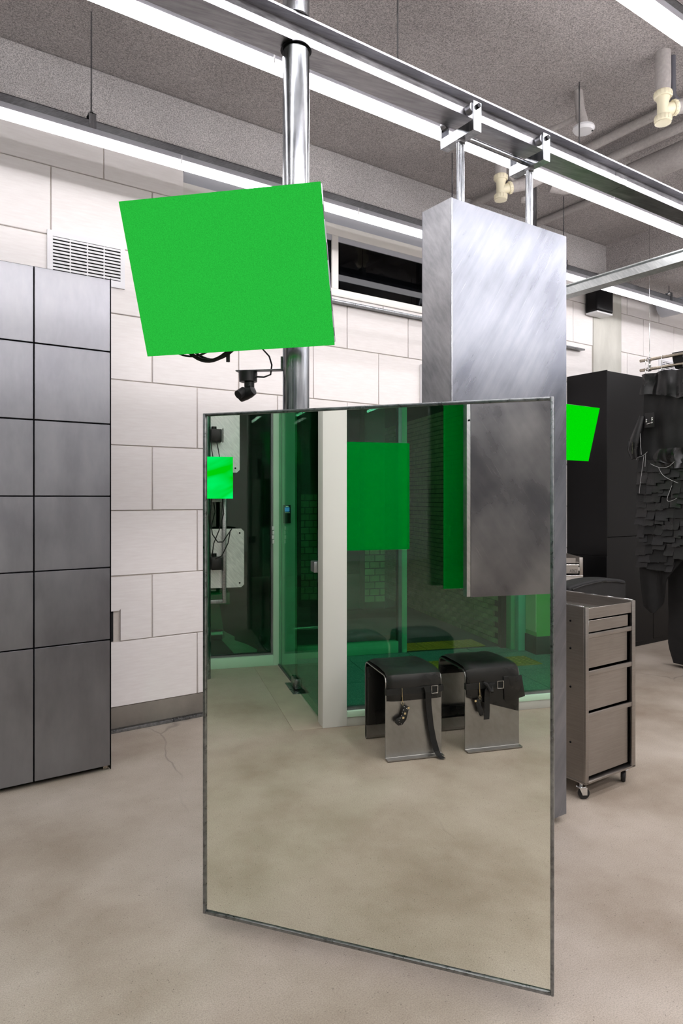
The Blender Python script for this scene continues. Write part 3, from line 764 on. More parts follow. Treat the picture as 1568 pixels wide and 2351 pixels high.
# ================================================================== CEILING SERVICES
def trap(x, y, label):
    t = thing('drain_trap', label, 'pipe fitting', (x, y, 3.50))
    MB().lathe([(.058, 0), (.062, .1), (.060, .34)], (x, y, 3.70), n=24).build('coated_stub', 'spray_pipe', t, smooth=True)
    MB().lathe([(.056, .18), (.058, .10), (.056, .06), (.046, .03), (.046, -.12)], (x, y, 3.58), n=28).build('body', 'pvc_cream', t, smooth=True)
    def collar(c, ax, r, h):
        g = MB().lathe([(r * .93, 0), (r, .006), (r, h), (r * .93, h + .006)], c, ax, n=28).build('collar', 'pvc_cream', t, smooth=True)
        rb = MB(); d = Vector(ax).normalized(); a = d.orthogonal().normalized(); bq = d.cross(a)
        for i in range(14):
            th = 2 * math.pi * i / 14; p = Vector(c) + (a * math.cos(th) + bq * math.sin(th)) * r * .985
            rb.cyl(p + d * .008, p + d * (h - .002), .005, n=6)
        rb.build('grip_rib', 'pvc_cream', g)
    collar((x, y, 3.645), (0, 0, 1), .070, .045)
    collar((x, y, 3.445), (0, 0, 1), .066, .045)
    MB().lathe([(.062, 0), (.064, .008), (.040, .010)], (x, y, 3.444), (0, 0, -1), n=28).build('cap', 'pvc_cream', t, smooth=True)
    ax = Vector((.80, -.42, .25)).normalized(); p0 = Vector((x, y, 3.545))
    MB().cyl(p0, p0 + ax * .11, .044, .050, 24).build('branch', 'pvc_cream', t, smooth=True)
    collar(p0 + ax * .085, ax, .060, .03)
    e1 = p0 + ax * .12
    MB().tube([e1, e1 + ax * .12, e1 + ax * .24 + Vector((0, 0, .01)), e1 + ax * .40 + Vector((0, 0, .05))], [.055, .062, .064, .060], 18).build('coated_pipe', 'spray_pipe', t, smooth=True)
    x2 = x + .11; y2 = y - .02
    MB().tube([(x2, y2, 4.04), (x2, y2, 3.9), (x2, y2, 3.80), (x2 + .01, y2, 3.70), (x2 + .03, y2 - .02, 3.655), (x2 + .09, y2 - .05, 3.65), (x2 + .28, y2 - .15, 3.70)], .024, 14).build('side_pipe', 'pvc_grey' if y < 3 else 'spray_pipe', t, smooth=True)
    MB().lathe([(.0, 0), (.03, .0), (.033, .04), (.03, .045)], (x + .24, y - .10, 3.44), (0, 0, 1), n=16).build('lower_boss', 'spray_pipe', t, smooth=True)
    k = .68
    for ch in t.children_recursive:
        for v in ch.data.vertices:
            v.co = Vector((v.co.x * k, v.co.y * k, v.co.z * k))
    t.location.z = 3.615 - (3.6 - 3.5) * k
    return t
t_ = trap(3.655, 3.335, 'cream plastic drain trap on the ceiling above the hanging panel')
# insulated run from the first trap to the fat pipe
tag(MB().tube([(4.00, 3.18, 3.645), (4.08, 3.13, 3.63), (4.16, 3.07, 3.64), (4.30, 3.00, 3.68)], .052, 16).build('elbow_pipe', 'spray_pipe', smooth=True, at=(4.1, 3.1, 3.6)), 'coated pipe elbow between the drain trap and the fat pipe', 'pipe')
trap(3.655, 2.135, 'cream plastic drain trap at the upper right edge')
def cpipe(x, z, r, y0, y1, label, mat='spray_pipe'):
    t = thing('ceiling_pipe', label, 'pipe', (x, (y0 + y1) / 2, z), group='sprayed pipes under the ceiling')
    n = 16; pts = [(x + noise.noise((x * 9, i, 0)) * .006, y0 + (y1 - y0) * i / n, z + noise.noise((x * 5, i, 3)) * .005) for i in range(n + 1)]
    MB().tube(pts, r, 14).build('pipe', mat, t, smooth=True)
    for k in range(int((y1 - y0) / 1.2)):
        y = y0 + .5 + k * 1.2
        MB().cyl((x, y, z + r * .5), (x, y, CEIL), .006, n=6).build('hanger', 'galv_pole', t)
cpipe(4.13, 3.852, .030, -2, 4.07, 'thin coated conduit hugging the ceiling right of the beam')
cpipe(4.30, 3.80, .034, -2, 3.1, 'coated conduit running beside the fat insulated pipe')
cpipe(4.46, 3.70, .085, -2, 3.1, 'fat insulated pipe under the ceiling at upper right')
cpipe(4.93, 3.875, .03, -2, 4.07, 'far coated conduit crossing the ceiling behind the panel')
cpipe(6.95, 3.45, .12, 1.5, 4.07, 'grey duct beyond the steel channel at the right edge', 'blind_grey')
sd = thing('smoke_detector', 'round white detector on a coated drop pipe under the ceiling', 'detector', (3.588, 2.605, 3.64))
MB().tube([(3.57, 2.63, CEIL), (3.575, 2.62, 3.78), (3.588, 2.605, 3.672)], [.026, .028, .036], 14).build('drop_pipe', 'spray_pipe', sd, smooth=True)
MB().lathe([(.020, -.012), (.055, -.008), (.066, .008), (.062, .022), (.02, .024)], (3.588, 2.605, 3.652), n=32).build('disc', 'white_plastic', sd, smooth=True)
MB().cyl((3.618, 2.565, 3.645), (3.618, 2.565, 3.640), .006, n=10).build('indicator', 'black_plastic', sd)
MB().tube([(3.57, 2.64, 3.74), (3.57, 2.80, 3.75), (3.57, 3.1, 3.80)], .016, 10).build('feed_pipe', 'spray_pipe', sd, smooth=True)

# ================================================================== STEEL CARTS
def castor(t, x, y, ang):
    c, s = math.cos(ang), math.sin(ang)
    cs = MB().cyl((x, y, .062), (x, y, .085), .008, n=10)
    st = cs.build('castor', 'chrome', t, local=True, smooth=True)
    MB().lathe([(.022, 0), (.024, .004), (.022, .008)], (x, y, .054), n=20).build('swivel', 'chrome', st, local=True, smooth=True)
    wx, wy = x - .012 * c, y - .012 * s
    ax = Vector((-s, c, 0))
    p = Vector((wx, wy, .0265))
    MB().lathe([(.012, -.010), (.024, -.010), (.0265, -.006), (.0265, .006), (.024, .010), (.012, .010)], p, ax, n=28).build('wheel', 'black_rubber', st, local=True, smooth=True)
    for sgn in (-1, 1):
        o_ = ax * .0135 * sgn
        f1 = MB(); d = Vector((c, s, 0))
        prof = [d * -.012 + Vector((0, 0, -.006)), d * .010 + Vector((0, 0, -.006)), d * .026 + Vector((0, 0, .030)), d * -.012 + Vector((0, 0, .030))]
        f1._add([p + q + o_ - ax * .001 for q in prof] + [p + q + o_ + ax * .001 for q in prof], [(0, 1, 2, 3), (7, 6, 5, 4), (0, 4, 5, 1), (1, 5, 6, 2), (2, 6, 7, 3), (3, 7, 4, 0)])
        f1.build('fork', 'chrome', st, local=True)
def cart(label, loc, rz, W=.392, D=.50, lettering=False, drawer_open=0):
    """open-front tool cart; local x along the drawer front, y into depth, z up"""
    t = thing('tool_cart', label, 'cart', loc, rz)
    L = dict(parent=t, local=True)
    B, T = .086, .896
    for x0 in (0, W - .004): box(x0, x0 + .004, .012, D, B, T).build('side_panel', 'cart_steel', bevel=.001, seg=1, **L)
    box(.004, W - .004, D - .004, D, B, T).build('back_panel', 'cart_steel', **L)
    for x0, x1 in ((-.002, .022), (W - .026, W + .002)):
        box(x0, x1, 0, .013, B - .008, T).build('front_post', 'cart_steel', bevel=.0025, **L)
    for x0 in (-.001, W - .003):
        box(x0, x0 + .006, .012, D, T, T + .004).build('top_rim', 'chrome', bevel=.001, seg=1, **L)
    tray = box(.024, W - .028, .004, .008, T - .058, T - .006).build('tray_front', 'cart_steel', bevel=.001, seg=1, **L)
    box(.004, W - .004, .008, D - .004, T - .056, T - .052).build('tray_floor', 'cart_steel', **L)
    box(.008, W - .008, D - .010, D - .006, T - .052, T + .002).build('tray_back', 'cart_steel', **L)
    rails = (.770, .595, .398)
    for z in rails:
        r = box(.020, W - .024, .002, .012, z - .020, z + .002).build('cross_rail', 'cart_steel', bevel=.0015, **L)
    zs = [(.772, T - .062, .060), (.600, .748, .045), (.402, .572, .045), (.096, .376, .040)]
    for i, (z0, z1, gap) in enumerate(zs):
        y = -.02 * drawer_open if i == 0 else .014
        d = box(.024, W - gap, y + .002, y + .006, z0 + .006, z1 - .002).build('drawer', 'cart_steel', bevel=.001, seg=1, **L)
        box(.024, W - gap, y + .006, D - .03, z0 + .006, z0 + .010).build('drawer_floor', 'cart_steel', d, local=True)
        box(W - gap + .002, W - gap + .014, y + .02, D - .05, (z0 + z1) / 2 - .018, (z0 + z1) / 2 + .018).build('runner', 'chrome', d, local=True)
    box(W - .05, W - .006, .03, D - .01, B + .004, T - .07).build('inner_wall', 'cab_edge', **L)  # dark block standing in for the shade beside the drawers
    box(-.002, W + .002, 0, D, B - .010, B).build('base_frame', 'cart_steel', bevel=.002, **L)
    for z in (.823, .694, .513, .252):
        MB().lathe([(.0055, 0), (.004, .003), (.001, .004)], (0, .085, z), (-1, 0, 0), n=12).build('screw', 'cab_edge', smooth=True, **L)
    castor(t, .012, .035, 2.6); castor(t, W - .03, .045, .5); castor(t, .03, D - .04, 1.5); castor(t, W - .03, D - .04, 1.0)
    return t
ct1 = cart('brushed steel drawer cart on castors right of the mirror', (2.710, 1.955, 0), 0)
c2 = thing('tool_cart', 'far steel drawer cart with engraved letters behind the padded chair', 'cart', (4.95, 3.60, 0), R(-34.5))
L2 = dict(parent=c2, local=True)
def cart2():
    W = .60
    for x0 in (-W, -.004): box(x0, x0 + .004, .01, .45, .09, .9).build('side_panel', 'cart_steel', **L2)
    box(-W, 0, .446, .45, .09, .9).build('back_panel', 'cart_steel', **L2)
    box(-.030, 0, 0, .012, .75, .9).build('front_post', 'cart_steel', bevel=.002, **L2)
    box(-W, -W + .03, 0, .012, .75, .9).build('front_post', 'cart_steel', bevel=.002, **L2)
    box(-W + .03, -.062, .002, .006, .855, .895).build('tray_front', 'cart_steel', **L2)
    box(-W + .004, -.004, .006, .446, .852, .855).build('tray_floor', 'cart_steel', **L2)
    d = box(-W + .03, -.050, -.034, -.028, .768, .838).build('drawer', 'cart_steel', bevel=.001, seg=1, **L2)
    box(-W + .03, -.044, -.040, -.020, .832, .846).build('drawer_lip', 'chrome', d, local=True, bevel=.002)
    box(-W + .03, -.050, -.028, .40, .768, .772).build('drawer_floor', 'cart_steel', d, local=True)
    box(-.048, -.036, -.02, .38, .79, .82).build('runner', 'chrome', d, local=True)
    box(-W + .004, -.004, .02, .03, .745, .85).build('inner_wall', 'void_black', **L2)  # black sheet standing in for the shade behind the drawer
    box(-W, 0, -.006, .012, .738, .750).build('cross_rail', 'chrome', bevel=.002, **L2)
    box(-W, 0, 0, .012, .10, .737).build('lower_door', 'cart_steel', bevel=.002, **L2)
    box(-W, 0, 0, .45, .08, .09).build('base_frame', 'cart_steel', **L2)
    castor(c2, -.04, .04, .4); castor(c2, -.04, .40, .4); castor(c2, -W + .04, .04, 1.); castor(c2, -W + .04, .40, 1.2)
    fc = bpy.data.curves.new('lettering', 'FONT'); fc.body = 'A ERSCE'; fc.size = .030; fc.space_character = .9; fc.extrude = .0006
    fo = bpy.data.objects.new('lettering_src', fc); COL.objects.link(fo)
    bpy.context.view_layer.update()
    me = bpy.data.meshes.new_from_object(fo.evaluated_get(bpy.context.evaluated_depsgraph_get()))
    bpy.data.objects.remove(fo)
    xs = [v.co.x for v in me.vertices]; wdt = max(xs) - min(xs); k = .062 / wdt
    for v in me.vertices: v.co = Vector((v.co.x * k, v.co.y * 1.25, v.co.z))
    me.materials.clear(); me.materials.append(MATS['engraved'])
    o = bpy.data.objects.new('lettering', me); COL.objects.link(o); o.parent = d
    o.location = (-.124, -.0345, .776); o.rotation_euler = (R(90), 0, 0)
cart2()

# ================================================================== PADDED CHAIR
ch = thing('padded_chair', 'black leather padded chair seen over the steel cart', 'chair', (3.96, 2.90, 0))
def pad(x0, x1, y0, y1, z0, z1, r, crown=0):
    m = box(x0, x1, y0, y1, z0, z1)
    bmx = bmesh.new(); me = bpy.data.meshes.new('t'); me.from_pydata([tuple(p) for p in m.v], [], m.f); bmx.from_mesh(me)
    bmesh.ops.subdivide_edges(bmx, edges=bmx.edges, cuts=7, use_grid_fill=True)
    cx, cz = (x0 + x1) / 2, (z0 + z1) / 2
    for v in bmx.verts:
        u = (v.co.x - cx) / (x1 - x0) * 2
        if v.co.z > cz: v.co.z += crown * (1 - u * u)
    out = MB(); bmx.verts.index_update(); out.v = [v.co.copy() for v in bmx.verts]; out.f = [tuple(v.index for v in f.verts) for f in bmx.faces]; bmx.free()
    return out
pad(3.655, 4.275, 2.76, 2.90, .40, .835, .04, .03).build('backrest', 'leather_cloth', ch, bevel=.035, seg=4)
pad(3.665, 4.265, 2.90, 3.40, .36, .46, .04, .02).build('seat', 'leather', ch, bevel=.03, seg=4)
for x in (3.70, 4.23):
    for y in (2.82, 3.36):
        MB().cyl((x, y, 0), (x, y, .38), .015, n=14).build('leg', 'cab_edge', ch, smooth=True)
MB().tube([(3.68, 2.755, .818), (3.80, 2.752, .838), (3.97, 2.750, .850), (4.14, 2.752, .838), (4.25, 2.755, .818)], .004, 8).build('piping', 'leather', ch, smooth=True)

# ================================================================== BLACK WARDROBE
WX0, WY = 5.445, 3.71
wd_ = thing('black_wardrobe', 'tall matt black wardrobe standing against the block wall', 'wardrobe', (6.6, 3.92, 0))
box(WX0 + .012, 8.4, WY + .030, YW - .032, .0, 2.552).build('carcass', 'cabinet_black', wd_)
box(WX0, WX0 + .012, WY, YW - .035, 0, .872).build('end_panel', 'cabinet_black', wd_, bevel=.0015, seg=1)
box(WX0, WX0 + .012, WY, YW - .002, .877, 2.556).build('end_panel', 'cabinet_black', wd_, bevel=.0015, seg=1)
for i in range(4):
    x0 = WX0 + .014 + i * .74
    box(x0 + .002, x0 + .738, WY + .004, WY + .028, 1.05, 2.55).build('upper_door', 'cabinet_black', wd_, bevel=.002, seg=1)
    box(x0 + .002, x0 + .738, WY + .010, WY + .028, .05, 1.045).build('lower_door', 'cabinet_black', wd_, bevel=.002, seg=1)

# ================================================================== GARMENT RAILS AND CLOTHES
RX = 5.30
def rail(z, label):
    t = thing('garment_rail', label, 'rail', (RX, 2.3, z), group=None)
    MB().cyl((RX, 3.295, z), (RX, 1.2, z), .0125, n=18).build('tube', 'brass_tube', t, smooth=True)
    for y in (3.213, 1.8):
        MB().lathe([(.016, -.014), (.019, -.010), (.019, .010), (.016, .014)], (RX, y, z), (0, 1, 0), n=16).build('clamp', 'chrome', t, smooth=True)
    for y in (3.24, 3.10, 2.92):
        MB().tube([(RX, y, z + .014), (RX - .014, y, z + .004), (RX - .014, y, z - .03), (RX - .004, y, z - .045)], .0022, 6).build('hook', 'chrome', t, smooth=True)
    return t
r1 = rail(2.549, 'upper champagne coloured garment rail hung from a cable')
r2 = rail(2.469, 'lower champagne coloured garment rail above the leather coat')
for y in (3.213, 1.8):
    MB().cyl((RX, y, 2.565), (RX, y, CEIL), .0022, n=6).build('cable', 'chrome', r1)
    MB().lathe([(.010, -.055), (.013, -.05), (.013, -.03), (.008, -.028), (.008, -.052 + .035), (.013, .0)], (RX, y, 2.535), n=14).build('coupler', 'chrome', r1, smooth=True)

def sheet(rows, X, thick=.008, amp=.02, cols=26, seed=0, freq=5.):
    """draped cloth in the plane x=X: rows = [(z, y_left, y_right)] from top to bottom"""
    m = MB(); vs = []; n = len(rows)
    for back in (0, 1):
        for i, (z, ya, yb) in enumerate(rows):
            for j in range(cols + 1):
                y = ya + (yb - ya) * j / cols
                d = amp * noise.noise((y * freq * 2.2 + seed, z * freq * .35, seed)) + amp * .6 * noise.noise((y * 9, z * 7, seed + 4))
                vs.append((X + d + back * thick, y, z + .006 * noise.noise((y * 12, i * .7, seed))))
    W = cols + 1; o = n * W; fs = []
    for i in range(n - 1):
        for j in range(cols):
            a = i * W + j; fs.append((a, a + 1, a + W + 1, a + W)); b = o + a; fs.append((b, b + W, b + W + 1, b + 1))
    for j in range(cols):
        fs.append((j, o + j, o + j + 1, j + 1)); a = (n - 1) * W + j; fs.append((a, a + 1, o + a + 1, o + a))
    for i in range(n - 1):
        a = i * W; fs.append((a, a + W, o + a + W, o + a)); a = i * W + cols; fs.append((a, o + a, o + a + W, a + W))
    return m._add(vs, fs)
def soft(pts, it=3):
    pts = [Vector(p) for p in pts]
    for _ in range(it):
        q = [pts[0]]
        for a, b in zip(pts, pts[1:]): q += [a.lerp(b, .25), a.lerp(b, .75)]
        pts = q + [pts[-1]]
    return pts
def interp(tab, z):
    for (z0, a0), (z1, a1) in zip(tab, tab[1:]):
        if z0 >= z >= z1: return a0 + (a1 - a0) * (z0 - z) / (z0 - z1)
    return tab[-1][1] if z < tab[-1][0] else tab[0][1]
left = [(2.42, 3.262), (2.27, 3.258), (2.12, 3.262), (1.62, 3.318), (1.05, 3.315), (.80, 3.305), (.60, 3.285), (.50, 3.272), (.455, 3.20)]
right = [(2.42, 2.60), (1.05, 2.60), (.92, 2.93), (.75, 3.06), (.55, 3.09), (.455, 3.17)]
coat = thing('leather_coat', 'long black patchwork leather coat hanging from the lower rail', 'coat', (RX, 2.95, .455))
rows = [(2.42 - i * (2.42 - .455) / 44, interp(left, 2.42 - i * (2.42 - .455) / 44), interp(right, 2.42 - i * (2.42 - .455) / 44)) for i in range(45)]
sheet(rows, RX, .010, .022, 30, 1).build('body', 'leather_cloth', coat, smooth=True)
rows = [(2.425 - i * .014, 3.262 - .01 * math.sin(i * .5) - (.004 * i if i < 6 else -.003 * (i - 12)), 2.58) for i in range(13)]
def drape():
    m = sheet([(z - 0, a, b) for z, a, b in rows], RX - .045, .008, .035, 30, 5, 7.)
    for v in m.v:
        f = max(0, 2.425 - v.z)
        v.z -= f * .35 * max(0, min(1, (3.2 - v.y) / .25)) + .010 * noise.noise((v.y * 8, 0, 2))
    return m
drape().build('yoke', 'leather', coat, smooth=True)
# sleeve swinging out on the left
sv = MB().tube([(RX - .05, 3.245, 2.08), (RX - .055, 3.270, 1.99), (RX - .06, 3.302, 1.88), (RX - .065, 3.318, 1.80), (RX - .06, 3.302, 1.73)], [.022, .034, .046, .046, .03], 14)
sl_ = sv.build('sleeve', 'leather', coat, smooth=True)
MB().tube([(RX - .112, 3.328, 1.875), (RX - .112, 3.332, 1.80)], .0022, 6).build('zip', 'chrome', sl_)
MB().tube([(RX - .112, 3.296, 1.865), (RX - .112, 3.298, 1.77)], .0025, 6).build('zip', 'brass_tube', sl_)
MB().tube([(RX - .07, 3.255, 2.0), (RX - .075, 3.248, 1.88), (RX - .075, 3.240, 1.76)], .0022, 6).build('seam', 'stitch', sl_)
box(RX - .055, RX - .045, 3.14, 3.225, 1.98, 2.10).build('strap_panel', 'leather_soft', coat, bevel=.004)
for y, z in ((3.205, 2.045), (3.205, 2.03), (3.155, 2.055), (3.155, 2.040), (3.157, 2.018)):
    MB().lathe([(.008, 0), (.007, .004), (.002, .006)], (RX - .055, y, z), (-1, 0, 0), n=12).build('stud', 'chrome', coat, smooth=True)
MB().tube([(RX - .062, 3.198, 2.010), (RX - .062, 3.160, 2.017)], .004, 8).build('pin', 'chrome', coat, smooth=True)
# leather scraps sewn on in overlapping rows
random.seed(11)
def scrap(y, z, w_, h_, tw, mat):
    m = MB(); N = 4
    vs = []
    for back in (0, 1):
        for i in range(N + 1):
            for j in range(N + 1):
                u, v = i / N, j / N
                lift = .004 + .020 * v * v + .006 * noise.noise((y * 30 + u * 3, z * 30, v * 2))
                yy = y - w_ * (u - .5) + tw * v * .5; zz = z - h_ * v + .018 * (u - .5) * tw * 10 * v + .008 * noise.noise((y * 17, u * 3, z * 11))
                vs.append((RX - .020 - lift + back * .004, yy, zz))
    W = N + 1; o = W * W; fs = []
    for i in range(N):
        for j in range(N):
            a = i * W + j; fs += [(a, a + 1, a + W + 1, a + W), (o + a, o + a + W, o + a + W + 1, o + a + 1)]
        fs += [(i * W, (i + 1) * W, o + (i + 1) * W, o + i * W), (i * W + N, o + i * W + N, o + (i + 1) * W + N, (i + 1) * W + N)]
        fs += [(i, o + i, o + i + 1, i + 1), (N * W + i, N * W + i + 1, o + N * W + i + 1, o + N * W + i)]
    m._add(vs, fs).build('leather_scrap', mat, coat, smooth=True)
z = 1.70
while z > .86:
    yl = interp(left, z); yr = max(interp(right, z - .1), 2.83); y = yl - random.uniform(.0, .03)
    while y > yr + .03:
        w_ = random.uniform(.055, .095)
        scrap(y - w_ / 2, z + random.uniform(-.02, .02), w_ * 1.15, random.uniform(.075, .125), random.uniform(-.03, .03), random.choice(['leather_soft', 'leather_soft', 'leather', 'leather_grey', 'leather_cloth']))
        y -= w_
    z -= .072
MB().tube(soft([(RX - .07, 3.19, 1.78), (RX - .075, 3.23, 1.745), (RX - .075, 3.275, 1.74), (RX - .07, 3.29, 1.72)]), .0016, 6).build('cord', 'stitch', coat, smooth=True)
MB().tube(soft([(RX - .07, 3.22, 1.75), (RX - .075, 3.235, 1.62), (RX - .075, 3.255, 1.48), (RX - .075, 3.258, 1.44)]), .0016, 6).build('cord', 'stitch', coat, smooth=True)
MB().tube(soft([(RX - .07, 3.205, 1.765), (RX - .07, 3.21, 1.66)]), .0016, 6).build('cord', 'stitch', coat, smooth=True)
MB().tube(soft([(RX - .09, 3.15, 1.68), (RX - .09, 3.08, 1.645), (RX - .09, 3.00, 1.645), (RX - .09, 2.95, 1.69)]), .0017, 6).build('bead_string', 'stitch', coat, smooth=True)
MB().tube(soft([(RX - .09, 3.08, 1.645), (RX - .09, 3.05, 1.585), (RX - .09, 2.98, 1.545), (RX - .09, 2.92, 1.52)]), .0017, 6).build('bead_string', 'stitch', coat, smooth=True)
MB().tube(soft([(RX - .09, 2.97, 1.50), (RX - .09, 3.02, 1.38), (RX - .09, 2.98, 1.375), (RX - .09, 2.93, 1.40)]), .0017, 6).build('bead_string', 'stitch', coat, smooth=True)
dp = sheet([(1.80 - i * .02, 3.08 + .03 * math.sin(i * .7) + .012 * i * (1 if i < 6 else .3), 2.86) for i in range(9)], RX - .06, .006, .05, 18, 9, 9.)
dp.build('draped_flap', 'leather', coat, smooth=True)
# second garment on the upper rail and the long black one nearly touching the floor
g2 = thing('black_garment', 'plain black garment folded over the upper rail at the right edge', 'garment', (RX + .05, 2.7, 2.30))
sheet([(2.575 - i * .010, 3.03 - .00015 * i * i, 2.72) for i in range(14)], RX + .020, .05, .004, 10, 3).build('cloth', 'leather_cloth', g2, smooth=True)
g3 = thing('long_garment', 'long plain black garment bag reaching nearly to the floor at the right edge', 'garment', (5.5, 2.75, .035))
rows3 = [(2.2 - i * (2.2 - .035) / 40, 3.15 - (.03 * max(0, i - 37) ** 1.3 * .35), 2.3) for i in range(41)]
sheet(rows3, 5.47, .12, .012, 16, 12, 3.).build('cloth', 'leather_cloth', g3, smooth=True)
for y in (2.6, 2.4): MB().cyl((5.50, y, 2.19), (5.31, y, 2.46), .003, n=6).build('hanger_wire', 'chrome', g3)

# ================================================================== STOOLS SEEN IN THE MIRROR
def stool(y0, y1, label, front_drop, second):
    yc = (y0 + y1) / 2
    t = thing('steel_stool', label, 'stool', (-.47, yc, 0))
    xa, xb, zt = -.650, -.300, .444
    prof = [(-.256, .004), (-.296, .004), (xb, .010), (xb, zt - .03), (xb - .008, zt - .010), (xb - .028, zt), (xa + .028, zt), (xa + .008, zt - .010), (xa, zt - .03), (xa, .022), (xa + .004, .010), (xa + .012, .004), (xa + .020, .010), (xa + .024, .022), (xa + .024, .082)]
    MB().ribbon(prof, 'y', y0, y1, -.006).build('bent_plate', 'stool_steel', t)
    # leather cover following the plate
    cov = [(xa + .045, .095), (xa + .04, .30), (xa + .035, zt - .03)] if not second else []
    top = [(xa + .004, zt - .028), (xa + .012, zt + .004), (xa + .04, zt + .016), (xa + .10, zt + .022), (xb - .10, zt + .022), (xb - .03, zt + .017), (xb + .002, zt + .002), (xb + .013, zt - .03)]
    n = 16; P_ = []
    def cover(path, name, taper=0, mat='leather'):
        m = MB(); vs = []; np_ = len(path)
        for th in (0, 1):
            for i, (px, pz) in enumerate(path):
                for j in range(n + 1):
                    v = j / n; y = y0 + .006 + (y1 - y0 - .012) * v
                    e = min(v, 1 - v) * 12; e = min(1, e)
                    puff = (.010 * e + .003 * noise.noise((y * 14, i * .7, 1 + second * 5))) if th == 0 else 0
                    d0 = Vector(path[min(i + 1, np_ - 1)]) - Vector(path[max(i - 1, 0)]); nn = Vector((-d0.y, d0.x)).normalized()
                    zz = pz
                    if taper and i >= np_ - 3 and pz < zt - .06: zz = pz - taper * (1 - v) * ((i - (np_ - 4)) / 3)
                    vs.append((px + nn.x * puff, y, zz + nn.y * puff))
        W = n + 1; o = np_ * W; fs = []
        for i in range(np_ - 1):
            for j in range(n):
                a = i * W + j; fs += [(a, a + 1, a + W + 1, a + W), (o + a, o + a + W, o + a + W + 1, o + a + 1)]
            fs += [(i * W, (i + 1) * W, o + (i + 1) * W, o + i * W), (i * W + n, o + i * W + n, o + (i + 1) * W + n, (i + 1) * W + n)]
        for j in range(n):
            a = (np_ - 1) * W + j; fs += [(j, o + j, o + j + 1, j + 1), (a, a + 1, o + a + 1, o + a)]
        return m._add(vs, fs).build(name, mat, t, smooth=True)
    path = top + [(xb + .012, zt - .07), (xb + .012, zt - .10), (xb + .012, front_drop + .02), (xb + .011, front_drop)]
    cover(path, 'seat_cover', taper=.0 if not second else .10)
    if not second:
        box(xa + .028, xa + .040, y0 + .004, y1 - .004, .085, zt - .02).build('inner_pad', 'leather', t, bevel=.004)
        box(xa - .008, xa - .001, y0 + .002, y1 - .002, zt - .085, zt - .045).build('rear_strap', 'leather_cloth', t, bevel=.002)
    else:
        box(xa + .026, xa + .034, y0 + .002, y1 - .002, .095, .15).build('inner_pad', 'leather', t, bevel=.003)
        box(xa + .008, xa + .014, y0 + .002, y1 - .002, zt - .10, zt - .05).build('inner_pad', 'leather', t, bevel=.002)
    # belt
    bz = .366 if not second else .362
    bx_ = xb + .026
    m = box(bx_ - .003, bx_, y0 - .004, y1 + .004, bz - .017, bz + .017)
    m.box(xb + .004, bx_, y1 + .001, y1 + .005, bz - .017, bz + .017).box(xb + .004, bx_, y0 - .005, y0 - .001, bz - .017, bz + .017)
    belt = m.build('belt', 'leather_cloth', t, bevel=.001, seg=1)
    by = y0 + (.055 if not second else .135)
    loop = [(bx_ + .006, by - .022, bz - .02), (bx_ + .007, by - .022, bz + .02), (bx_ + .007, by + .014, bz + .02), (bx_ + .006, by + .014, bz - .02), (bx_ + .006, by - .022, bz - .02)]
    MB().tube(loop, .0026, 8).build('buckle', 'chrome', belt, smooth=True)
    ty = by + (.035 if not second else .075)
    if not second:
        tail = [(bx_ + .004, ty + .022, bz + .012), (bx_ + .020, ty + .012, bz + .020), (bx_ + .022, ty + .004, bz - .01), (bx_ + .012, ty - .002, bz - .08), (bx_ + .010, ty - .015, bz - .19), (bx_ + .012, ty - .03, bz - .27), (bx_ + .020, ty - .045, bz - .33), (bx_ + .032, ty - .055, .014), (bx_ + .060, ty - .064, .008)]
    else:
        tail = [(bx_ + .004, ty - .03, bz + .012), (bx_ + .024, ty - .012, bz + .010), (bx_ + .026, ty + .01, bz - .02), (bx_ + .012, ty + .006, bz - .06), (bx_ + .008, ty + .004, bz - .14), (bx_ + .010, ty + .008, bz - .185)]
    m = MB(); vs = []
    for (px, py, pz) in tail:
        vs += [(px, py - .0165, pz), (px, py + .0165, pz), (px - .003, py + .0165, pz), (px - .003, py - .0165, pz)]
    fs = []
    for i in range(len(tail) - 1):
        a = i * 4; fs += [(a + k, a + (k + 1) % 4, a + 4 + (k + 1) % 4, a + 4 + k) for k in range(4)]
    fs += [(3, 2, 1, 0), tuple(len(tail) * 4 - 4 + k for k in range(4))]
    m._add(vs, fs).build('belt_tail', 'leather_cloth', belt)
    if second:
        MB().tube([(bx_ + .004, ty + .02, bz + .016), (bx_ + .03, ty + .014, bz + .012), (bx_ + .034, ty - .002, bz - .02), (bx_ + .022, ty - .02, bz - .03), (bx_ + .004, ty - .024, bz)], .009, 8).build('belt_loop', 'leather_grey', belt, smooth=True)
        fl_ = MB().prism([(y0 - .026, .285), (y0 + .085, .262), (y0 + .105, .275), (y0 + .112, .405), (y0 - .004, .405)], 'x', bx_ - .008, bx_ + .004)
        fl_.build('pocket_flap', 'leather', t, bevel=.003)
    # clip
    ky = y1 - (.085 if not second else .075)
    MB().tube([(bx_ + .003, ky, bz + .02), (bx_ + .007, ky, bz), (bx_ + .007, ky - .002, bz - .05), (bx_ + .003, ky - .004, bz - .055), (bx_ + .002, ky, bz - .02)], .0018, 6).build('snap_hook', 'gold_stud', belt, smooth=True)
    ct_ = thing('leather_charm', ['studded black sock-shaped charm hanging on the belt of the left stool', 'plain black leather charm hanging on the belt of the right stool'][second], 'charm', (bx_ + .008, ky, bz - .17))
    X0, X1 = bx_ + .002, bx_ + .012
    yk = ky - (.01 if not second else -.01); zk = bz - .085
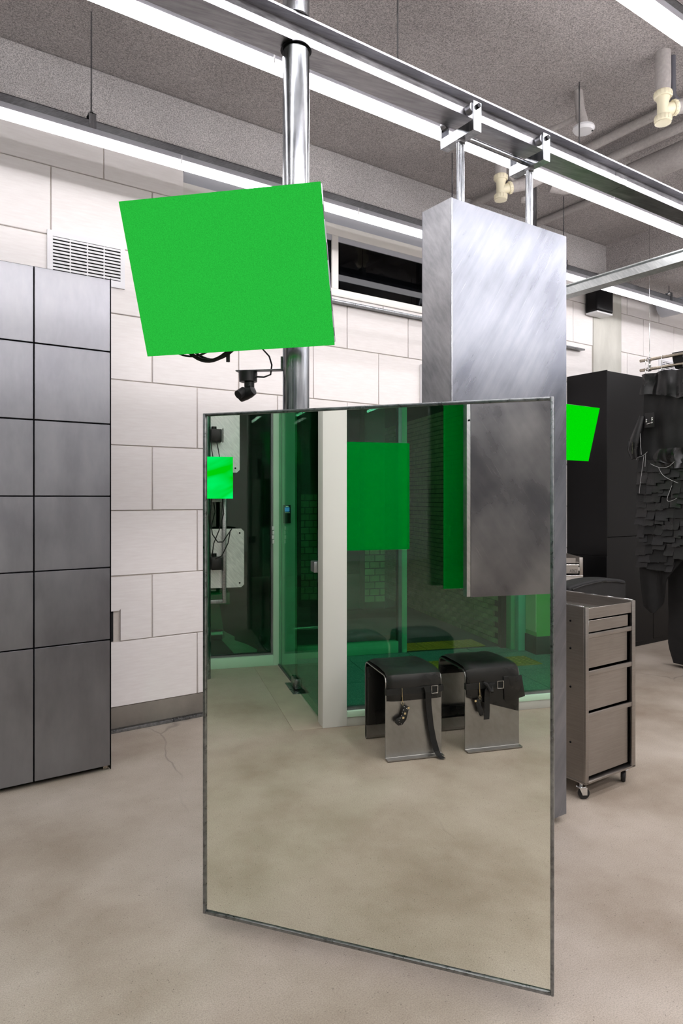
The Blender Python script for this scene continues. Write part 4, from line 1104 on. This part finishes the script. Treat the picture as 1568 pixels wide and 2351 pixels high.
    if not second:
        sock = [(yk - .030, zk + .004), (yk - .002, zk + .016), (yk + .004, zk - .016), (yk + .012, zk - .042), (yk + .034, zk - .052), (yk + .050, zk - .062), (yk + .050, zk - .078), (yk + .034, zk - .092), (yk + .010, zk - .090), (yk - .012, zk - .064)]
        MB().prism(sock, 'x', X0, X1).build('pouch', 'leather_cloth', ct_, bevel=.003)
        for (sy, sz) in ((.0, .006), (.006, -.01), (.011, -.024), (.016, -.038), (.024, -.052), (.030, -.064), (.026, -.076), (.016, -.084), (-.014, -.004), (-.020, -.010)):
            MB().lathe([(.0025, 0), (.001, .002)], (X1, yk + sy, zk + sz), (1, 0, 0), n=8).build('stud', 'chrome', ct_)
        for (sy, sz) in ((-.004, -.030), (.006, -.052), (-.024, -.002)):
            box(X1, X1 + .002, yk + sy - .006, yk + sy + .006, zk + sz - .006, zk + sz + .006).build('badge', 'gold_stud', ct_, bevel=.001, seg=1)
    else:
        MB().prism([(yk + .020, zk + .012), (yk - .004, zk + .018), (yk - .012, zk - .005), (yk - .034, zk - .060), (yk - .028, zk - .075), (yk - .012, zk - .078), (yk + .0, zk - .05)], 'x', X0, X1).build('pouch', 'leather_cloth', ct_, bevel=.003)
        box(X1, X1 + .004, yk + .012, yk + .024, zk + .002, zk + .014).build('badge', 'gold_stud', ct_, bevel=.001, seg=1)
    MB().tube([(bx_ + .006, ky - .002, bz - .048), (bx_ + .008, ky + .006, bz - .060), (bx_ + .008, ky - .002, bz - .072), (bx_ + .008, ky - .009, bz - .060), (bx_ + .006, ky - .002, bz - .048)], .0015, 6).build('ring', 'gold_stud', ct_, smooth=True)
    return t
stool(.722, 1.045, 'bent steel stool with short black leather cover next to the white column', .315, 0)
stool(.246, .580, 'bent steel stool with long draped leather cover and pocket flap', .300, 1)

# ================================================================== OTHER THINGS SEEN IN THE MIRROR
# second hanging panel near the window
q = thing('hanging_panel', 'dark galvanised panel hanging in front of the shop window, seen in the mirror', 'panel', (-.64, .12, .805))
box(-.655, -.605, -.28, .417, .805, 2.75).build('core', 'galv_side', q, bevel=.002)
box(-.604, -.600, -.28, .393, .803, 2.75).build('front_sheet', 'steel_dark', q)
MB().cyl((-.602, .405, 1.87), (-.596, .405, 1.87), .006, n=12).build('rivet', 'cab_edge', q)
for y in (-.1, .25): MB().cyl((-.63, y, 2.75), (-.63, y, CEIL), .014, n=14).build('rod', 'galv_pole', q, smooth=True)
# green panels standing in for a screen reflected in the shop window
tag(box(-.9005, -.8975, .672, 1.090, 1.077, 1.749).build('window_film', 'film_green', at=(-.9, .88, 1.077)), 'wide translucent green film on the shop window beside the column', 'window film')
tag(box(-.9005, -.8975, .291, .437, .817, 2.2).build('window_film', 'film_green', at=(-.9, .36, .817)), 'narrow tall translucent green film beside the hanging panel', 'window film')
# post with plates and display
p3 = thing('steel_post', 'slim galvanised post by the dark window at the left edge of the mirror', 'post', (-2.235, 1.836, 0))
MB().cyl((-2.235, 1.836, 0), (-2.235, 1.836, CEIL), .035, n=28).build('tube', 'galv_pole', p3, smooth=True)
def plate(name, label, x, ya, yb, z0, z1, cut):
    t = thing(name, label, 'plate', (x, (ya + yb) / 2, z0))
    c = .022
    poly = [(yb, z0), (yb, z1), (ya + c, z1), (ya, z1 - c), (ya, z0 + c), (ya + c, z0)]
    MB().prism(poly, 'x', x - .003, x + .003).build('sheet', 'galv_plate', t)
    for y, z in ((ya + .035, z0 + .035), (ya + .035, z1 - .035), (yb - .035, z0 + .035)):
        MB().cyl((x + .003, y, z), (x + .007, y, z), .007, n=12).build('bolt', 'cab_edge', t)
    return t
pa = plate('mounting_plate', 'upper galvanised mounting plate behind the small green display', -2.33, 1.565, 2.05, 1.605, 2.45, 1)
pb = plate('mounting_plate', 'lower galvanised mounting plate under the small green display', -2.33, 1.530, 2.05, .688, 1.157, 1)
def clampbox(z, par):
    m = box(-2.325, -2.225, 1.715, 1.797, z - .06, z + .04).build('bracket', 'black_plastic', par, bevel=.006)
    box(-2.235, -2.215, 1.705, 1.712, z - .065, z + .045).build('bracket_flange', 'black_plastic', m, bevel=.003)
    MB().cyl((-2.30, 1.77, z + .04), (-2.30, 1.77, z + .065), .02, n=16).build('knob', 'black_plastic', m, smooth=True)
clampbox(1.90, pa); clampbox(.90, pb)
fr = thing('tube_frame', 'square galvanised tube frame in front of the lower mounting plate', 'frame', (-2.28, 1.8, .57))
fm = box(-2.315, -2.285, 1.675, 1.705, .57, 1.40).build('upright', 'galv_beam', fr, bevel=.002)
box(-2.315, -2.285, 1.705, 2.05, .57, .60).build('bottom_bar', 'galv_beam', fr, bevel=.002)
box(-2.315, -2.285, 1.705, 2.05, 1.37, 1.40).build('top_bar', 'galv_beam', fr, bevel=.002)
s3 = thing('led_screen', 'small green display glowing with wavy light beside the slim post', 'screen', (-2.12, 1.75, 1.397))
box(-2.105, -2.100, 1.645, 1.90, 1.397, 1.716).build('display', 'screen_green_wave', s3)
box(-2.150, -2.105, 1.647, 1.90, 1.399, 1.714).build('housing', 'alu', s3, bevel=.003)
box(-2.225, -2.150, 1.80, 1.86, 1.52, 1.60).build('mount', 'cab_edge', s3)
cbl = thing('cable_bundle', 'black cables looping below the small green display', 'cable', (-2.2, 1.75, 1.0))
for pts in ([(-2.16, 1.80, 1.40), (-2.20, 1.81, 1.25), (-2.21, 1.79, 1.12), (-2.21, 1.75, 1.06), (-2.21, 1.71, 1.06), (-2.21, 1.67, 1.12), (-2.22, 1.64, 1.16)],
            [(-2.16, 1.72, 1.40), (-2.20, 1.705, 1.28), (-2.21, 1.74, 1.15), (-2.21, 1.78, 1.05), (-2.22, 1.79, .97)],
            [(-2.22, 1.65, 1.155), (-2.21, 1.67, 1.05), (-2.21, 1.72, .95), (-2.22, 1.77, .93)]):
    MB().tube([Vector(a).lerp(Vector(b), k / 4) for a, b in zip(pts, pts[1:]) for k in range(4)] + [Vector(pts[-1])], .0042, 8).build('cable', 'black_rubber', cbl, smooth=True)
MB().tube([(-2.2, 1.76, 1.84), (-2.17, 1.75, 1.78), (-2.16, 1.74, 1.71)], .004, 8).build('cable', 'black_rubber', cbl, smooth=True)
MB().tube([(-2.2, 1.80, 1.84), (-2.17, 1.80, 1.78), (-2.16, 1.79, 1.71)], .004, 8).build('cable', 'black_rubber', cbl, smooth=True)
# access terminal
ac = thing('access_terminal', 'black door access terminal with a small blue screen', 'terminal', (-2.49, 1.13, 1.19))
box(-2.50, -2.478, 1.117, 1.183, 1.19, 1.345).build('case', 'black_plastic', ac, bevel=.004)
box(-2.478, -2.4765, 1.130, 1.170, 1.288, 1.324).build('display', 'display_blue', ac)
box(-2.478, -2.4765, 1.138, 1.162, 1.331, 1.335).build('indicator', 'display_white', ac)
for i in range(4): box(-2.478, -2.4765, 1.128 + i * .011, 1.134 + i * .011, 1.278, 1.281).build('key_light', 'display_white', ac)
# bench outside the dark window
be = thing('green_bench', 'green bench with a shiny roller outside the dark window', 'bench', (-3.76, 2.0, 0))
box(-3.95, -3.70, 1.49, 2.5, .345, .46).build('seat', 'bench_green', be, bevel=.004)
MB().prism([(1.585, .345), (1.80, .345), (1.80, 0), (1.535, 0)], 'x', -3.90, -3.76).build('leg', 'bench_mint', be)
MB().cyl((-3.68, 1.565, .055), (-3.68, 2.4, .055), .055, n=28).build('roller', 'chrome', be, smooth=True)
